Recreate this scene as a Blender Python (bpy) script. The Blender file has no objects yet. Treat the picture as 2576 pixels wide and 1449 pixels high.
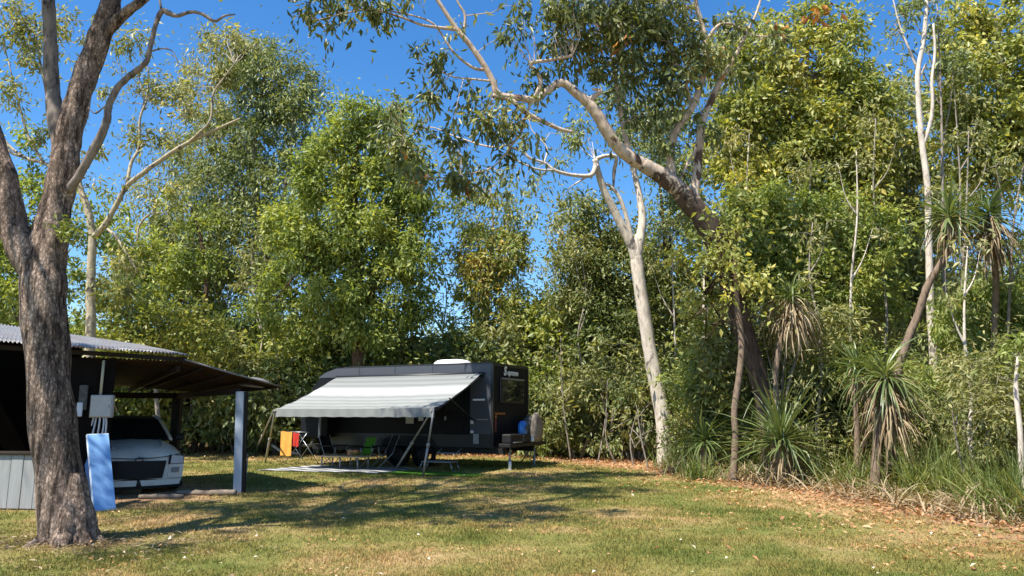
import bpy, math, random
import numpy as np
from mathutils import Vector, Matrix, noise

# ------------------------------------------------------------------ camera, sky, sun
S = bpy.context.scene
COL = S.collection
R = math.radians
F = 1874.0                      # focal length in units of a 2576 px wide picture
CAM_Z = 1.6
PITCH = math.atan(313.5 / F)
cd = bpy.data.cameras.new('camera')
cam = bpy.data.objects.new('camera', cd)
COL.objects.link(cam)
cam.location = (0, 0, CAM_Z)
cam.rotation_euler = (math.pi / 2 + PITCH, 0, 0)
cd.sensor_width = 36
cd.lens = F / 2576 * 36
cd.clip_end = 2000
S.camera = cam

SUN = Vector((-0.42, -0.38, 1.0)).normalized()      # towards the sun
W = bpy.data.worlds.new('World')
S.world = W
W.use_nodes = True
wn = W.node_tree
bg = wn.nodes['Background']
sky = wn.nodes.new('ShaderNodeTexSky')
sky.sky_type = 'NISHITA'
sky.sun_disc = False
sky.sun_elevation = math.asin(SUN.z)
sky.sun_rotation = math.atan2(SUN.x, SUN.y)
sky.altitude = 300
sky.air_density = 1.0
sky.dust_density = 0.25
sky.ozone_density = 3.0
hs = wn.nodes.new('ShaderNodeHueSaturation')
hs.inputs['Hue'].default_value = 0.502
hs.inputs['Saturation'].default_value = 1.3
hs.inputs['Value'].default_value = 1.0
wn.links.new(sky.outputs[0], hs.inputs['Color'])
wn.links.new(hs.outputs[0], bg.inputs[0])
bg.inputs[1].default_value = 0.112
sl = bpy.data.lights.new('sun', 'SUN')
sl.energy = 5.0
sl.angle = R(0.53)
sl.color = (1.0, 0.94, 0.84)
so = bpy.data.objects.new('sun', sl)
COL.objects.link(so)
so.rotation_euler = (-SUN).to_track_quat('-Z', 'Y').to_euler()
so.location = (-10, -14, 30)
S.view_settings.view_transform = 'Standard'
S.view_settings.look = 'None'
S.view_settings.exposure = 1.0
S.view_settings.gamma = 1.0
S.cycles.max_bounces = 6
S.cycles.transmission_bounces = 4
S.cycles.transparent_max_bounces = 8

# ------------------------------------------------------------------ picture -> place
CP, SP = math.cos(PITCH), math.sin(PITCH)
def U(px, py, Y):
    a = (px - 1288) / F
    b = (724.5 - py) / F
    d = Vector((a, CP - b * SP, SP + b * CP))
    k = Y / d.y
    return Vector((0, 0, CAM_Z)) + d * k
def G(px, py, z=0.0):
    a = (px - 1288) / F
    b = (724.5 - py) / F
    d = Vector((a, CP - b * SP, SP + b * CP))
    k = (z - CAM_Z) / d.z
    return Vector((0, 0, CAM_Z)) + d * k

# ------------------------------------------------------------------ materials
def mat(name):
    m = bpy.data.materials.new(name)
    m.use_nodes = True
    nt = m.node_tree
    return m, nt, nt.nodes['Principled BSDF']
def N(nt, typ, **kw):
    n = nt.nodes.new(typ)
    for k, v in kw.items():
        if k in n.inputs.keys() if isinstance(k, str) else False:
            n.inputs[k].default_value = v
        else:
            setattr(n, k, v)
    return n
def setin(n, **kw):
    for k, v in kw.items():
        n.inputs[k.replace('_', ' ')].default_value = v
def ramp(nt, stops, fac=None, interp='LINEAR'):
    n = nt.nodes.new('ShaderNodeValToRGB')
    cr = n.color_ramp
    cr.interpolation = interp
    while len(cr.elements) > 1:
        cr.elements.remove(cr.elements[-1])
    cr.elements[0].position = stops[0][0]
    c = stops[0][1]
    cr.elements[0].color = (*c, 1) if len(c) == 3 else c
    for p, c in stops[1:]:
        e = cr.elements.new(p)
        e.color = (*c, 1)
    if fac is not None:
        nt.links.new(fac, n.inputs[0])
    return n
def coords(nt, scale=(1, 1, 1), kind='Object'):
    t = nt.nodes.new('ShaderNodeTexCoord')
    mp = nt.nodes.new('ShaderNodeMapping')
    mp.inputs['Scale'].default_value = scale
    nt.links.new(t.outputs[kind], mp.inputs[0])
    return mp.outputs[0]
def noise_tex(nt, vec, scale, detail=4, rough=0.6, dist=0.0):
    n = nt.nodes.new('ShaderNodeTexNoise')
    n.inputs['Scale'].default_value = scale
    n.inputs['Detail'].default_value = detail
    n.inputs['Roughness'].default_value = rough
    n.inputs['Distortion'].default_value = dist
    nt.links.new(vec, n.inputs['Vector'])
    return n
def mixc(nt, fac, a, b, blend='MIX'):
    n = nt.nodes.new('ShaderNodeMix')
    n.data_type = 'RGBA'
    n.blend_type = blend
    for s, v in ((0, fac), (6, a), (7, b)):
        if hasattr(v, 'is_linked'):
            nt.links.new(v, n.inputs[s])
        else:
            n.inputs[s].default_value = v if s == 0 else (*v, 1)
    return n.outputs[2]
def bump(nt, b, h, strength=0.5, dist=0.02):
    n = nt.nodes.new('ShaderNodeBump')
    n.inputs['Strength'].default_value = strength
    n.inputs['Distance'].default_value = dist
    nt.links.new(h, n.inputs['Height'])
    nt.links.new(n.outputs[0], b.inputs['Normal'])

def paint(name, c, rough=0.5, var=0.25, scale=6.0, metal=0.0, spec=0.5, stretch=(1, 1, 1), dirt=None):
    m, nt, b = mat(name)
    v = coords(nt, stretch)
    n = noise_tex(nt, v, scale, 6, 0.65)
    lo = tuple(x * (1 - var) for x in c)
    hi = tuple(min(1, x * (1 + var)) for x in c)
    r = ramp(nt, [(0.3, lo), (0.7, hi)], n.outputs[0])
    out = r.outputs[0]
    if dirt:
        n2 = noise_tex(nt, v, scale * 0.35, 8, 0.75)
        r2 = ramp(nt, [(0.52, (0, 0, 0)), (0.66, (1, 1, 1))], n2.outputs[0])
        out = mixc(nt, r2.outputs[0], out, dirt)
    nt.links.new(out, b.inputs['Base Color'])
    b.inputs['Roughness'].default_value = rough
    b.inputs['Metallic'].default_value = metal
    b.inputs['Specular IOR Level'].default_value = spec
    bump(nt, b, n.outputs[0], 0.15, 0.01)
    return m

def leaf_mat(name, stops, trans=0.35, rough=0.45, clump=0.5, spec=0.4):
    """stops: colours a leaf of this kind can have, dark old to pale young; one colour per leaf."""
    m, nt, b = mat(name)
    g = nt.nodes.new('ShaderNodeNewGeometry')
    v = coords(nt)
    n = noise_tex(nt, v, clump, 3, 0.6)
    mr = nt.nodes.new('ShaderNodeMapRange')
    mr.inputs[1].default_value = 0.3
    mr.inputs[2].default_value = 0.7
    nt.links.new(n.outputs[0], mr.inputs[0])
    a = nt.nodes.new('ShaderNodeMath'); a.operation = 'MULTIPLY'
    a.inputs[1].default_value = 0.45
    nt.links.new(mr.outputs[0], a.inputs[0])
    c = nt.nodes.new('ShaderNodeMath'); c.operation = 'MULTIPLY_ADD'
    c.inputs[1].default_value = 0.55
    nt.links.new(g.outputs['Random Per Island'], c.inputs[0])
    nt.links.new(a.outputs[0], c.inputs[2])
    r = ramp(nt, stops, c.outputs[0])
    nt.links.new(r.outputs[0], b.inputs['Base Color'])
    b.inputs['Roughness'].default_value = rough
    b.inputs['Specular IOR Level'].default_value = spec
    tr = nt.nodes.new('ShaderNodeBsdfTranslucent')
    tcol = mixc(nt, 1.0, r.outputs[0], (1.3, 1.25, 0.5), 'MULTIPLY')
    nt.links.new(tcol, tr.inputs[0])
    ms = nt.nodes.new('ShaderNodeMixShader')
    ms.inputs[0].default_value = trans + .06
    nt.links.new(b.outputs[0], ms.inputs[1])
    nt.links.new(tr.outputs[0], ms.inputs[2])
    nt.links.new(ms.outputs[0], nt.nodes['Material Output'].inputs[0])
    return m

def bark_mat(name, base, dark, pale=None, blocky=False, sc=1.0, patch=0.55, stocking=None):
    m, nt, b = mat(name)
    v = coords(nt, (1, 1, 0.35))
    n = noise_tex(nt, v, 9 * sc, 8, 0.7, 0.3)
    r = ramp(nt, [(0.32, dark), (0.5, base), (0.72, tuple(x * 1.35 for x in base))], n.outputs[0])
    out = r.outputs[0]
    h = n.outputs[0]
    if blocky:
        vv = coords(nt, (1, 1, 0.5))
        wob = noise_tex(nt, vv, 22, 6, 0.75)
        wv = nt.nodes.new('ShaderNodeVectorMath'); wv.operation = 'MULTIPLY_ADD'
        wv.inputs[1].default_value = (0.11, 0.11, 0.11)
        nt.links.new(wob.outputs['Color'], wv.inputs[0])
        nt.links.new(vv, wv.inputs[2])
        vo = nt.nodes.new('ShaderNodeTexVoronoi'); vo.feature = 'DISTANCE_TO_EDGE'
        vo.inputs['Scale'].default_value = 25 * sc
        nt.links.new(wv.outputs[0], vo.inputs['Vector'])
        vc = nt.nodes.new('ShaderNodeTexVoronoi')
        vc.inputs['Scale'].default_value = 25 * sc
        nt.links.new(wv.outputs[0], vc.inputs['Vector'])
        rr = ramp(nt, [(0.0, tuple(x * 2.5 for x in dark)), (0.10, (1, 1, 1))], vo.outputs['Distance'])
        tint = ramp(nt, [(0.0, tuple(x * 0.5 for x in base)), (0.5, tuple(x * .85 for x in base)), (1.0, tuple(x * 1.65 for x in base))], vc.outputs['Color'])
        o2 = mixc(nt, 0.3, out, tint.outputs[0])
        gr_ = noise_tex(nt, coords(nt, (1, 1, .10)), 14, 6, .7, .4)
        g2 = ramp(nt, [(0.40, (.10, .085, .08)), (0.5, (.85, .83, .8)), (0.68, (1.4, 1.38, 1.35))], gr_.outputs[0])
        o2 = mixc(nt, 0.85, o2, g2.outputs[0], 'MULTIPLY')
        lg = noise_tex(nt, coords(nt, (1, 1, .4)), 1.6, 4, .6)
        l2 = ramp(nt, [(0.35, (.55, .5, .47)), (0.65, (1.25, 1.2, 1.15))], lg.outputs[0])
        o2 = mixc(nt, 1.0, o2, l2.outputs[0], 'MULTIPLY')
        out = mixc(nt, .65, o2, rr.outputs[0], 'MULTIPLY')
        hs_ = nt.nodes.new('ShaderNodeMath'); hs_.operation = 'MULTIPLY_ADD'; hs_.inputs[1].default_value = 3.0
        nt.links.new(gr_.outputs[0], hs_.inputs[0]); nt.links.new(n.outputs[0], hs_.inputs[2])
        ad = nt.nodes.new('ShaderNodeMath'); ad.operation = 'MINIMUM'
        ad.inputs[1].default_value = 0.2
        nt.links.new(vo.outputs['Distance'], ad.inputs[0])
        a2 = nt.nodes.new('ShaderNodeMath'); a2.operation = 'MULTIPLY_ADD'
        a2.inputs[1].default_value = 4.0
        nt.links.new(ad.outputs[0], a2.inputs[0])
        nt.links.new(hs_.outputs[0], a2.inputs[2])
        h = a2.outputs[0]
    if pale is not None:
        n2 = noise_tex(nt, coords(nt, (1, 1, 0.6)), 1.9 * sc, 5, 0.62, 0.8)
        r2 = ramp(nt, [(patch, (0, 0, 0)), (patch + 0.05, (1, 1, 1))], n2.outputs[0])
        out = mixc(nt, r2.outputs[0], out, pale)
    if stocking is not None:      # smooth pale bark above a rough brown stocking
        z0, smooth = stocking
        tc = nt.nodes.new('ShaderNodeTexCoord'); sx = nt.nodes.new('ShaderNodeSeparateXYZ')
        nt.links.new(tc.outputs['Object'], sx.inputs[0])
        n3 = noise_tex(nt, coords(nt, (1, 1, .7)), 2.6, 9, 0.72, 1.0)
        ma = nt.nodes.new('ShaderNodeMath'); ma.operation = 'MULTIPLY_ADD'; ma.inputs[1].default_value = 6.5
        nt.links.new(n3.outputs[0], ma.inputs[0]); nt.links.new(sx.outputs['Z'], ma.inputs[2])
        mr = nt.nodes.new('ShaderNodeMapRange'); mr.inputs[1].default_value = z0 + 3.2; mr.inputs[2].default_value = z0 + 3.35
        nt.links.new(ma.outputs[0], mr.inputs[0])
        n4 = noise_tex(nt, v, 5, 6, 0.65)
        pl = ramp(nt, [(0.3, tuple(x * .7 for x in smooth)), (0.7, smooth)], n4.outputs[0])
        out = mixc(nt, mr.outputs[0], out, pl.outputs[0])
    nt.links.new(out, b.inputs['Base Color'])
    b.inputs['Roughness'].default_value = 0.9
    b.inputs['Specular IOR Level'].default_value = 0.15
    bump(nt, b, h, 0.9 if blocky else 0.5, 0.03 if blocky else 0.015)
    return m

# ------------------------------------------------------------------ mesh helpers
def catmull(pts, sub):
    p = [np.array(x, float) for x in pts]
    p = [2 * p[0] - p[1]] + p + [2 * p[-1] - p[-2]]
    out = []
    for i in range(1, len(p) - 2):
        for k in range(sub):
            t = k / sub
            a, b, c, d = p[i - 1], p[i], p[i + 1], p[i + 2]
            out.append(0.5 * (2 * b + (c - a) * t + (2 * a - 5 * b + 4 * c - d) * t * t + (3 * b - a - 3 * c + d) * t ** 3))
    out.append(p[-2])
    return out

class MB:
    def __init__(s):
        s.v = []; s.f = []; s.mi = []; s.sm = []
    def add(s, vs, fs, mi=0, smooth=False):
        o = len(s.v)
        s.v += [tuple(x) for x in vs]
        for f in fs:
            s.f.append([o + i for i in f]); s.mi.append(mi); s.sm.append(smooth)
    def box(s, c, size, mi=0, rot=None, bev=0.0):
        hx, hy, hz = (x / 2 for x in size)
        c = Vector(c)
        b = min(bev, hx * 0.9, hy * 0.9, hz * 0.9)
        if b <= 0:
            vs = [Vector((x, y, z)) for z in (-hz, hz) for x, y in ((-hx, -hy), (hx, -hy), (hx, hy), (-hx, hy))]
            fs = [(3, 2, 1, 0), (4, 5, 6, 7), (0, 1, 5, 4), (1, 2, 6, 5), (2, 3, 7, 6), (3, 0, 4, 7)]
        else:
            vs = []; idx = {}
            for sx in (-1, 1):
                for sy in (-1, 1):
                    for sz in (-1, 1):
                        for ax in range(3):
                            p = [sx * (hx - b), sy * (hy - b), sz * (hz - b)]
                            p[ax] = (sx * hx, sy * hy, sz * hz)[ax]
                            idx[(sx, sy, sz, ax)] = len(vs); vs.append(Vector(p))
            fs = []
            for ax in range(3):
                u, w = (ax + 1) % 3, (ax + 2) % 3
                for sg in (-1, 1):
                    q = []
                    for a, d in ((-1, -1), (1, -1), (1, 1), (-1, 1)):
                        k = [0, 0, 0]; k[ax] = sg; k[u] = a; k[w] = d
                        q.append(idx[(k[0], k[1], k[2], ax)])
                    fs.append(q if sg > 0 else q[::-1])
                for a in (-1, 1):
                    for d in (-1, 1):
                        k0 = [0, 0, 0]; k1 = [0, 0, 0]
                        k0[ax] = -1; k1[ax] = 1
                        for k in (k0, k1): k[u] = a; k[w] = d
                        q = [idx[(*k0, u)], idx[(*k1, u)], idx[(*k1, w)], idx[(*k0, w)]]
                        fs.append(q if a * d < 0 else q[::-1])
            for sx in (-1, 1):
                for sy in (-1, 1):
                    for sz in (-1, 1):
                        t = [idx[(sx, sy, sz, a)] for a in range(3)]
                        fs.append(t if sx * sy * sz > 0 else t[::-1])
        if rot is not None:
            vs = [rot @ v for v in vs]
        s.add([c + v for v in vs], fs, mi)
    def tube(s, pts, rad, n=8, mi=0, sub=1, cap=True, wob=0.0, seed=0, smooth=True):
        """pts: points, rad: one radius or one per point."""
        if not hasattr(rad, '__len__'): rad = [rad] * len(pts)
        q = [(*p, r) for p, r in zip(pts, rad)]
        if sub > 1: q = catmull(q, sub)
        P = [Vector(x[:3]) for x in q]; Rr = [max(0.0008, float(x[3])) for x in q]
        o = len(s.v)
        t0 = (P[1] - P[0]).normalized()
        nrm = t0.orthogonal().normalized()
        for i, p in enumerate(P):
            t = (P[min(i + 1, len(P) - 1)] - P[max(i - 1, 0)])
            t = t.normalized() if t.length > 1e-9 else t0
            nrm = (nrm - t * nrm.dot(t)).normalized()
            bn = t.cross(nrm)
            for k in range(n):
                a = 2 * math.pi * k / n
                d = nrm * math.cos(a) + bn * math.sin(a)
                r = Rr[i]
                if wob:
                    r *= 1 + wob * noise.noise((p + d * r * 1.5) * (0.9 / max(r, 0.03)) * 0.5 + Vector((seed, 0, 0)))
                s.v.append(tuple(p + d * r))
        for i in range(len(P) - 1):
            for k in range(n):
                a = o + i * n + k; b = o + i * n + (k + 1) % n
                s.f.append([a, b, b + n, a + n]); s.mi.append(mi); s.sm.append(smooth)
        if cap:
            s.f.append([o + k for k in range(n)][::-1]); s.mi.append(mi); s.sm.append(False)
            s.f.append([o + (len(P) - 1) * n + k for k in range(n)]); s.mi.append(mi); s.sm.append(False)
    def prism(s, prof, a, b, mi=0):
        """prof: list of 3-D points (closed polygon); swept by vector a..b offsets."""
        n = len(prof)
        vs = [Vector(p) + Vector(a) for p in prof] + [Vector(p) + Vector(b) for p in prof]
        fs = [tuple(range(n))[::-1], tuple(range(n, 2 * n))]
        fs += [(i, (i + 1) % n, n + (i + 1) % n, n + i) for i in range(n)]
        s.add(vs, fs, mi)
    def lathe(s, prof, c, n=20, axis=None, mi=0):
        """prof: (r, h) pairs round the axis."""
        ax = Vector(axis or (0, 0, 1)).normalized()
        u = ax.orthogonal().normalized(); w = ax.cross(u)
        c = Vector(c); o = len(s.v)
        for r, h in prof:
            for k in range(n):
                a = 2 * math.pi * k / n
                s.v.append(tuple(c + ax * h + (u * math.cos(a) + w * math.sin(a)) * max(r, 1e-4)))
        for i in range(len(prof) - 1):
            for k in range(n):
                a = o + i * n + k; b = o + i * n + (k + 1) % n
                s.f.append([a, b, b + n, a + n]); s.mi.append(mi); s.sm.append(True)
    def build(s, name, mats, parent=None, smooth=None):
        me = bpy.data.meshes.new(name)
        me.from_pydata(s.v, [], s.f)
        if not isinstance(mats, (list, tuple)): mats = [mats]
        for m in mats: me.materials.append(m)
        me.polygons.foreach_set('material_index', s.mi)
        me.polygons.foreach_set('use_smooth', s.sm if smooth is None else [smooth] * len(s.f))
        me.update()
        return link(name, me, parent)

def link(name, me, parent=None):
    o = bpy.data.objects.new(name, me)
    COL.objects.link(o)
    if parent is not None:
        o.parent = parent
        o.matrix_parent_inverse = parent.matrix_basis.inverted()
    return o
def child(o, parent):
    o.parent = parent
    o.matrix_parent_inverse = parent.matrix_basis.inverted()
def tag(o, label=None, cat=None, group=None, kind=None):
    if label: o['label'] = label
    if cat: o['category'] = cat
    if group: o['group'] = group
    if kind: o['kind'] = kind
    return o
def thing(name, loc, label, cat, group=None):
    o = bpy.data.objects.new(name, None)
    COL.objects.link(o)
    o.location = loc
    o.empty_display_size = 0.2
    return tag(o, label, cat, group)
def np_mesh(name, v, quads, mats, smooth=False):
    """v (n,3), quads (m,k) with k corners each."""
    me = bpy.data.meshes.new(name)
    m, k = quads.shape
    me.vertices.add(len(v)); me.vertices.foreach_set('co', np.ascontiguousarray(v, dtype=np.float32).ravel())
    me.loops.add(m * k); me.loops.foreach_set('vertex_index', np.ascontiguousarray(quads, dtype=np.int32).ravel())
    me.polygons.add(m)
    me.polygons.foreach_set('loop_start', np.arange(0, m * k, k, dtype=np.int32))
    me.polygons.foreach_set('loop_total', np.full(m, k, dtype=np.int32))
    for x in (mats if isinstance(mats, (list, tuple)) else [mats]): me.materials.append(x)
    me.update(calc_edges=True)
    if smooth: me.polygons.foreach_set('use_smooth', np.ones(m, dtype=bool))
    return me

def unit(a):
    return a / np.maximum(np.linalg.norm(a, axis=-1, keepdims=True), 1e-9)
def leaf_geo(pos, d, rng, L, Wd, fold=0.18, var=0.35):
    """one folded diamond of two triangles sharing the midrib per leaf; returns verts, tris."""
    n = len(pos)
    d = unit(d)
    s = unit(np.cross(d, rng.normal(size=(n, 3))))
    up = np.cross(s, d)
    q = 1 + var * rng.uniform(-1, 1, n); l = (L * q)[:, None]
    w = (Wd * q * rng.uniform(.75, 1.25, n))[:, None]
    mid = pos + d * l * 0.45
    tip = pos + d * l - up * l * rng.uniform(0.0, 0.25, n)[:, None]
    v = np.stack([pos, mid + s * w * 0.5 + up * w * fold, tip, mid - s * w * 0.5 + up * w * fold], 1).reshape(-1, 3)
    i = np.arange(n)[:, None] * 4
    t = np.concatenate([i + np.array([[0, 1, 2]]), i + np.array([[0, 2, 3]])], 1).reshape(-1, 3)
    return v, t

def blobs_clumps(blobs, rng, cr):
    """blobs: (centre, radii, coverage) -> clump centres with their leaf share."""
    cc, cn, cb = [], [], []
    for bi, (c, rad, cov) in enumerate(blobs):
        rad = np.array(rad)
        area = math.pi * rad[0] * rad[2]
        k = max(3, int(area / (cr * cr * 1.5) * min(1.6, 0.5 + cov * 0.35)))
        u = unit(rng.normal(size=(k, 3)))
        rr = rng.uniform(0.0, 1.0, k) ** 0.42 * 0.82 + np.abs(rng.normal(0, 0.2, k))
        p = np.array(c) + u * rr[:, None] * rad
        cc.append(p); cn.append(np.full(k, cov * area / k)); cb.append(np.full(k, bi))
    return np.concatenate(cc), np.concatenate(cn), np.concatenate(cb)
# ------------------------------------------------------------------ the materials of this place
M = {}
M['gum_leaf'] = leaf_mat('gum_leaf', [(0.0, (0.060, 0.087, 0.036)), (0.4, (0.120, 0.153, 0.057)), (0.72, (0.230, 0.252, 0.091)), (0.93, (0.379, 0.361, 0.135)), (1.0, (0.538, 0.217, 0.071))], 0.3, 0.42)
M['olive_leaf'] = leaf_mat('olive_leaf', [(0.0, (0.124, 0.148, 0.057)), (0.4, (0.238, 0.255, 0.096)), (0.75, (0.420, 0.394, 0.164)), (1.0, (0.704, 0.571, 0.277))], 0.35, 0.45)
M['green_leaf'] = leaf_mat('green_leaf', [(0.0, (0.115, 0.161, 0.042)), (0.4, (0.237, 0.306, 0.077)), (0.75, (0.410, 0.443, 0.125)), (1.0, (0.714, 0.643, 0.208))], 0.38, 0.45)
M['grey_leaf'] = leaf_mat('grey_leaf', [(0.0, (0.093, 0.132, 0.056)), (0.4, (0.186, 0.231, 0.092)), (0.75, (0.333, 0.365, 0.143)), (1.0, (0.532, 0.510, 0.185))], 0.3, 0.45)
M['dark_leaf'] = leaf_mat('dark_leaf', [(0.0, (0.075, 0.112, 0.036)), (0.45, (0.162, 0.201, 0.069)), (0.8, (0.308, 0.313, 0.109)), (1.0, (0.557, 0.414, 0.182))], 0.3, 0.45)
M['yellow_leaf'] = leaf_mat('yellow_leaf', [(0.0, (0.115, 0.160, 0.038)), (0.35, (0.241, 0.284, 0.073)), (0.7, (0.429, 0.425, 0.117)), (1.0, (0.800, 0.661, 0.196))], 0.35, 0.42)
M['brown_leaf'] = leaf_mat('brown_leaf', [(0.0, (0.101, 0.155, 0.040)), (0.4, (0.229, 0.295, 0.079)), (0.75, (0.436, 0.385, 0.110)), (1.0, (0.701, 0.410, 0.106))], 0.3, 0.5)
M['strap_leaf'] = leaf_mat('strap_leaf', [(0.0, (0.056, 0.090, 0.033)), (0.4, (0.106, 0.150, 0.050)), (0.75, (0.188, 0.228, 0.083)), (1.0, (0.325, 0.324, 0.132))], 0.22, 0.35, 0.8, 0.6)
M['dead_strap'] = leaf_mat('dead_strap', [(0.0, (0.12, 0.085, 0.05)), (0.45, (0.26, 0.195, 0.12)), (0.8, (0.42, 0.34, 0.22)), (1.0, (0.55, 0.47, 0.33))], 0.15, 0.8, 0.8, 0.1)
M['tussock'] = leaf_mat('tussock', [(0.0, (0.066, 0.102, 0.024)), (0.5, (0.144, 0.186, 0.050)), (0.8, (0.252, 0.270, 0.083)), (1.0, (0.504, 0.420, 0.176))], 0.3, 0.5, 0.9)
M['litter'] = leaf_mat('litter', [(0.0, (0.165, 0.074, 0.037)), (0.4, (0.372, 0.182, 0.089)), (0.75, (0.578, 0.338, 0.176)), (1.0, (0.800, 0.634, 0.418))], 0.1, 0.75, 0.7, 0.2)
M['white_leaf'] = leaf_mat('white_leaf', [(0.0, (0.45, 0.36, 0.24)), (0.6, (0.68, 0.62, 0.5)), (1.0, (0.80, 0.77, 0.68))], 0.05, 0.6, 0.7, 0.3)

M['ironbark'] = bark_mat('ironbark', (0.54, 0.43, 0.36), (0.022, 0.017, 0.014), blocky=True)
M['limb_bark'] = bark_mat('limb_bark', (0.20, 0.165, 0.14), (0.03, 0.024, 0.02), pale=(0.36, 0.31, 0.26), sc=1.2, patch=0.60)
M['white_gum'] = bark_mat('white_gum', (0.54, 0.475, 0.40), (0.34, 0.285, 0.235), pale=(0.15, 0.13, 0.115), sc=1.2, patch=0.585)
M['pink_gum'] = bark_mat('pink_gum', (0.48, 0.385, 0.30), (0.28, 0.20, 0.145), pale=(0.105, 0.065, 0.046), sc=1.1, patch=0.585)
M['brown_bark'] = bark_mat('brown_bark', (0.105, 0.066, 0.044), (0.028, 0.017, 0.012), sc=1.6)
M['stocking_bark'] = bark_mat('stocking_bark', (0.088, 0.064, 0.050), (0.026, 0.016, 0.011), sc=1.4, stocking=(7.1, (0.46, 0.37, 0.29)))
M['grey_bark'] = bark_mat('grey_bark', (0.26, 0.225, 0.19), (0.085, 0.07, 0.058), sc=1.5)
M['yellow_bark'] = bark_mat('yellow_bark', (0.40, 0.34, 0.235), (0.20, 0.165, 0.115), pale=(0.13, 0.11, 0.09), sc=1.4, patch=0.55)
M['pandan_bark'] = bark_mat('pandan_bark', (0.20, 0.145, 0.105), (0.06, 0.042, 0.03), sc=2.0)

# ------------------------------------------------------------------ ground
def ground_colour(nt, vec):
    """dry lawn: green, straw and bare red-brown patches with shapes of their own."""
    big = noise_tex(nt, vec, 0.23, 5, 0.62, 0.4)
    med = noise_tex(nt, vec, 1.1, 6, 0.7, 0.6)
    fine = noise_tex(nt, vec, 26, 5, 0.75)
    ad = nt.nodes.new('ShaderNodeMath'); ad.operation = 'MULTIPLY_ADD'
    ad.inputs[1].default_value = 0.5
    nt.links.new(med.outputs[0], ad.inputs[0]); nt.links.new(big.outputs[0], ad.inputs[2])
    g = ramp(nt, [(0.61, (0.150, 0.180, 0.048)), (0.735, (0.248, 0.230, 0.078)), (0.82, (0.355, 0.275, 0.124)), (0.92, (0.48, 0.34, 0.19))], ad.outputs[0])
    f = ramp(nt, [(0.3, (0.42, 0.42, 0.38)), (0.7, (1.4, 1.35, 1.25))], fine.outputs[0])
    return mixc(nt, 1.0, g.outputs[0], f.outputs[0], 'MULTIPLY'), fine, med
EDGE = [(4, 7.6), (8, 7.45), (10.3, 7.0), (12.5, 6.5), (15, 6.05), (18, 5.0), (21.4, 4.0), (24, 2.9), (26.5, 1.6), (28, 0.0), (29, -3), (29.5, -8), (30, -14)]
def edge_x(y):
    ys = [e[0] for e in EDGE]; xs = [e[1] for e in EDGE]
    return np.interp(y, ys, xs)
def lawn_dist(x, y):
    """signed metres inside the lawn (positive on the grass)."""
    a = (edge_x(y) - x) * 0.85
    b = np.interp(x, [-30, -14, -8, -3, 0, 1.6, 8], [30.2, 30, 29.5, 29, 28, 26.5, 26]) - y
    return np.where(y > 26, np.minimum(b, 3), np.minimum(a, b))

m, nt, b = mat('lawn_soil')
v = coords(nt)
col, fine, med = ground_colour(nt, v)
# litter and bare earth where the wood begins, and the dry bare ring below the near tree
at = nt.nodes.new('ShaderNodeAttribute'); at.attribute_name = 'wood_floor'
lit = noise_tex(nt, v, 7, 7, 0.75)
lc = ramp(nt, [(0.3, (0.17, 0.095, 0.055)), (0.5, (0.34, 0.21, 0.12)), (0.7, (0.50, 0.36, 0.22))], lit.outputs[0])
am = nt.nodes.new('ShaderNodeMath'); am.operation = 'ADD'
nt.links.new(at.outputs['Fac'], am.inputs[0])
mm = nt.nodes.new('ShaderNodeMath'); mm.operation = 'MULTIPLY_ADD'; mm.inputs[1].default_value = 1.2; mm.inputs[2].default_value = -0.6
nt.links.new(med.outputs[0], mm.inputs[0]); nt.links.new(mm.outputs[0], am.inputs[1])
fr = ramp(nt, [(0.35, (0, 0, 0)), (0.65, (1, 1, 1))], am.outputs[0])
out = mixc(nt, fr.outputs[0], col, lc.outputs[0])
nt.links.new(out, b.inputs['Base Color'])
b.inputs['Roughness'].default_value = 0.95
b.inputs['Specular IOR Level'].default_value = 0.1
bump(nt, b, fine.outputs[0], 0.8, 0.05)
M['soil'] = m

NX, NY = 210, 210
gx = np.concatenate([np.linspace(-400, -40, 15)[:-1], np.linspace(-40, 30, NX), np.linspace(30, 400, 15)[1:]])
gy = np.concatenate([np.linspace(-120, -4, 10)[:-1], np.linspace(-4, 50, NY), np.linspace(50, 600, 15)[1:]])
X, Y = np.meshgrid(gx, gy)
Z = np.zeros_like(X)
for i in range(X.shape[0]):
    for j in range(X.shape[1]):
        if -40 < X[i, j] < 30 and -4 < Y[i, j] < 50:
            Z[i, j] = 0.035 * noise.noise((X[i, j] * 0.6, Y[i, j] * 0.6, 1.3)) + 0.012 * noise.noise((X[i, j] * 2.3, Y[i, j] * 2.3, 5.1))
Z += np.clip(-lawn_dist(X, Y), 0, 2.0) * 0.03
# a slight mound round the near tree
TB = G(172, 1378)
Z += 0.09 * np.exp(-((X - TB.x) ** 2 + (Y - TB.y) ** 2) / 0.9)
GZ = Z
def ground_z(x, y):
    fx = np.interp(x, gx, np.arange(len(gx))); fy = np.interp(y, gy, np.arange(len(gy)))
    i0 = np.clip(np.floor(fx).astype(int), 0, len(gx) - 2); j0 = np.clip(np.floor(fy).astype(int), 0, len(gy) - 2)
    a = fx - i0; c = fy - j0
    return (GZ[j0, i0] * (1 - a) * (1 - c) + GZ[j0, i0 + 1] * a * (1 - c) + GZ[j0 + 1, i0] * (1 - a) * c + GZ[j0 + 1, i0 + 1] * a * c)
def gz(x, y): return float(ground_z(np.array([x]), np.array([y]))[0])
nx_, ny_ = len(gx), len(gy)
idx = np.arange(nx_ * ny_).reshape(ny_, nx_)
quads = np.stack([idx[:-1, :-1], idx[:-1, 1:], idx[1:, 1:], idx[1:, :-1]], -1).reshape(-1, 4)
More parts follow.
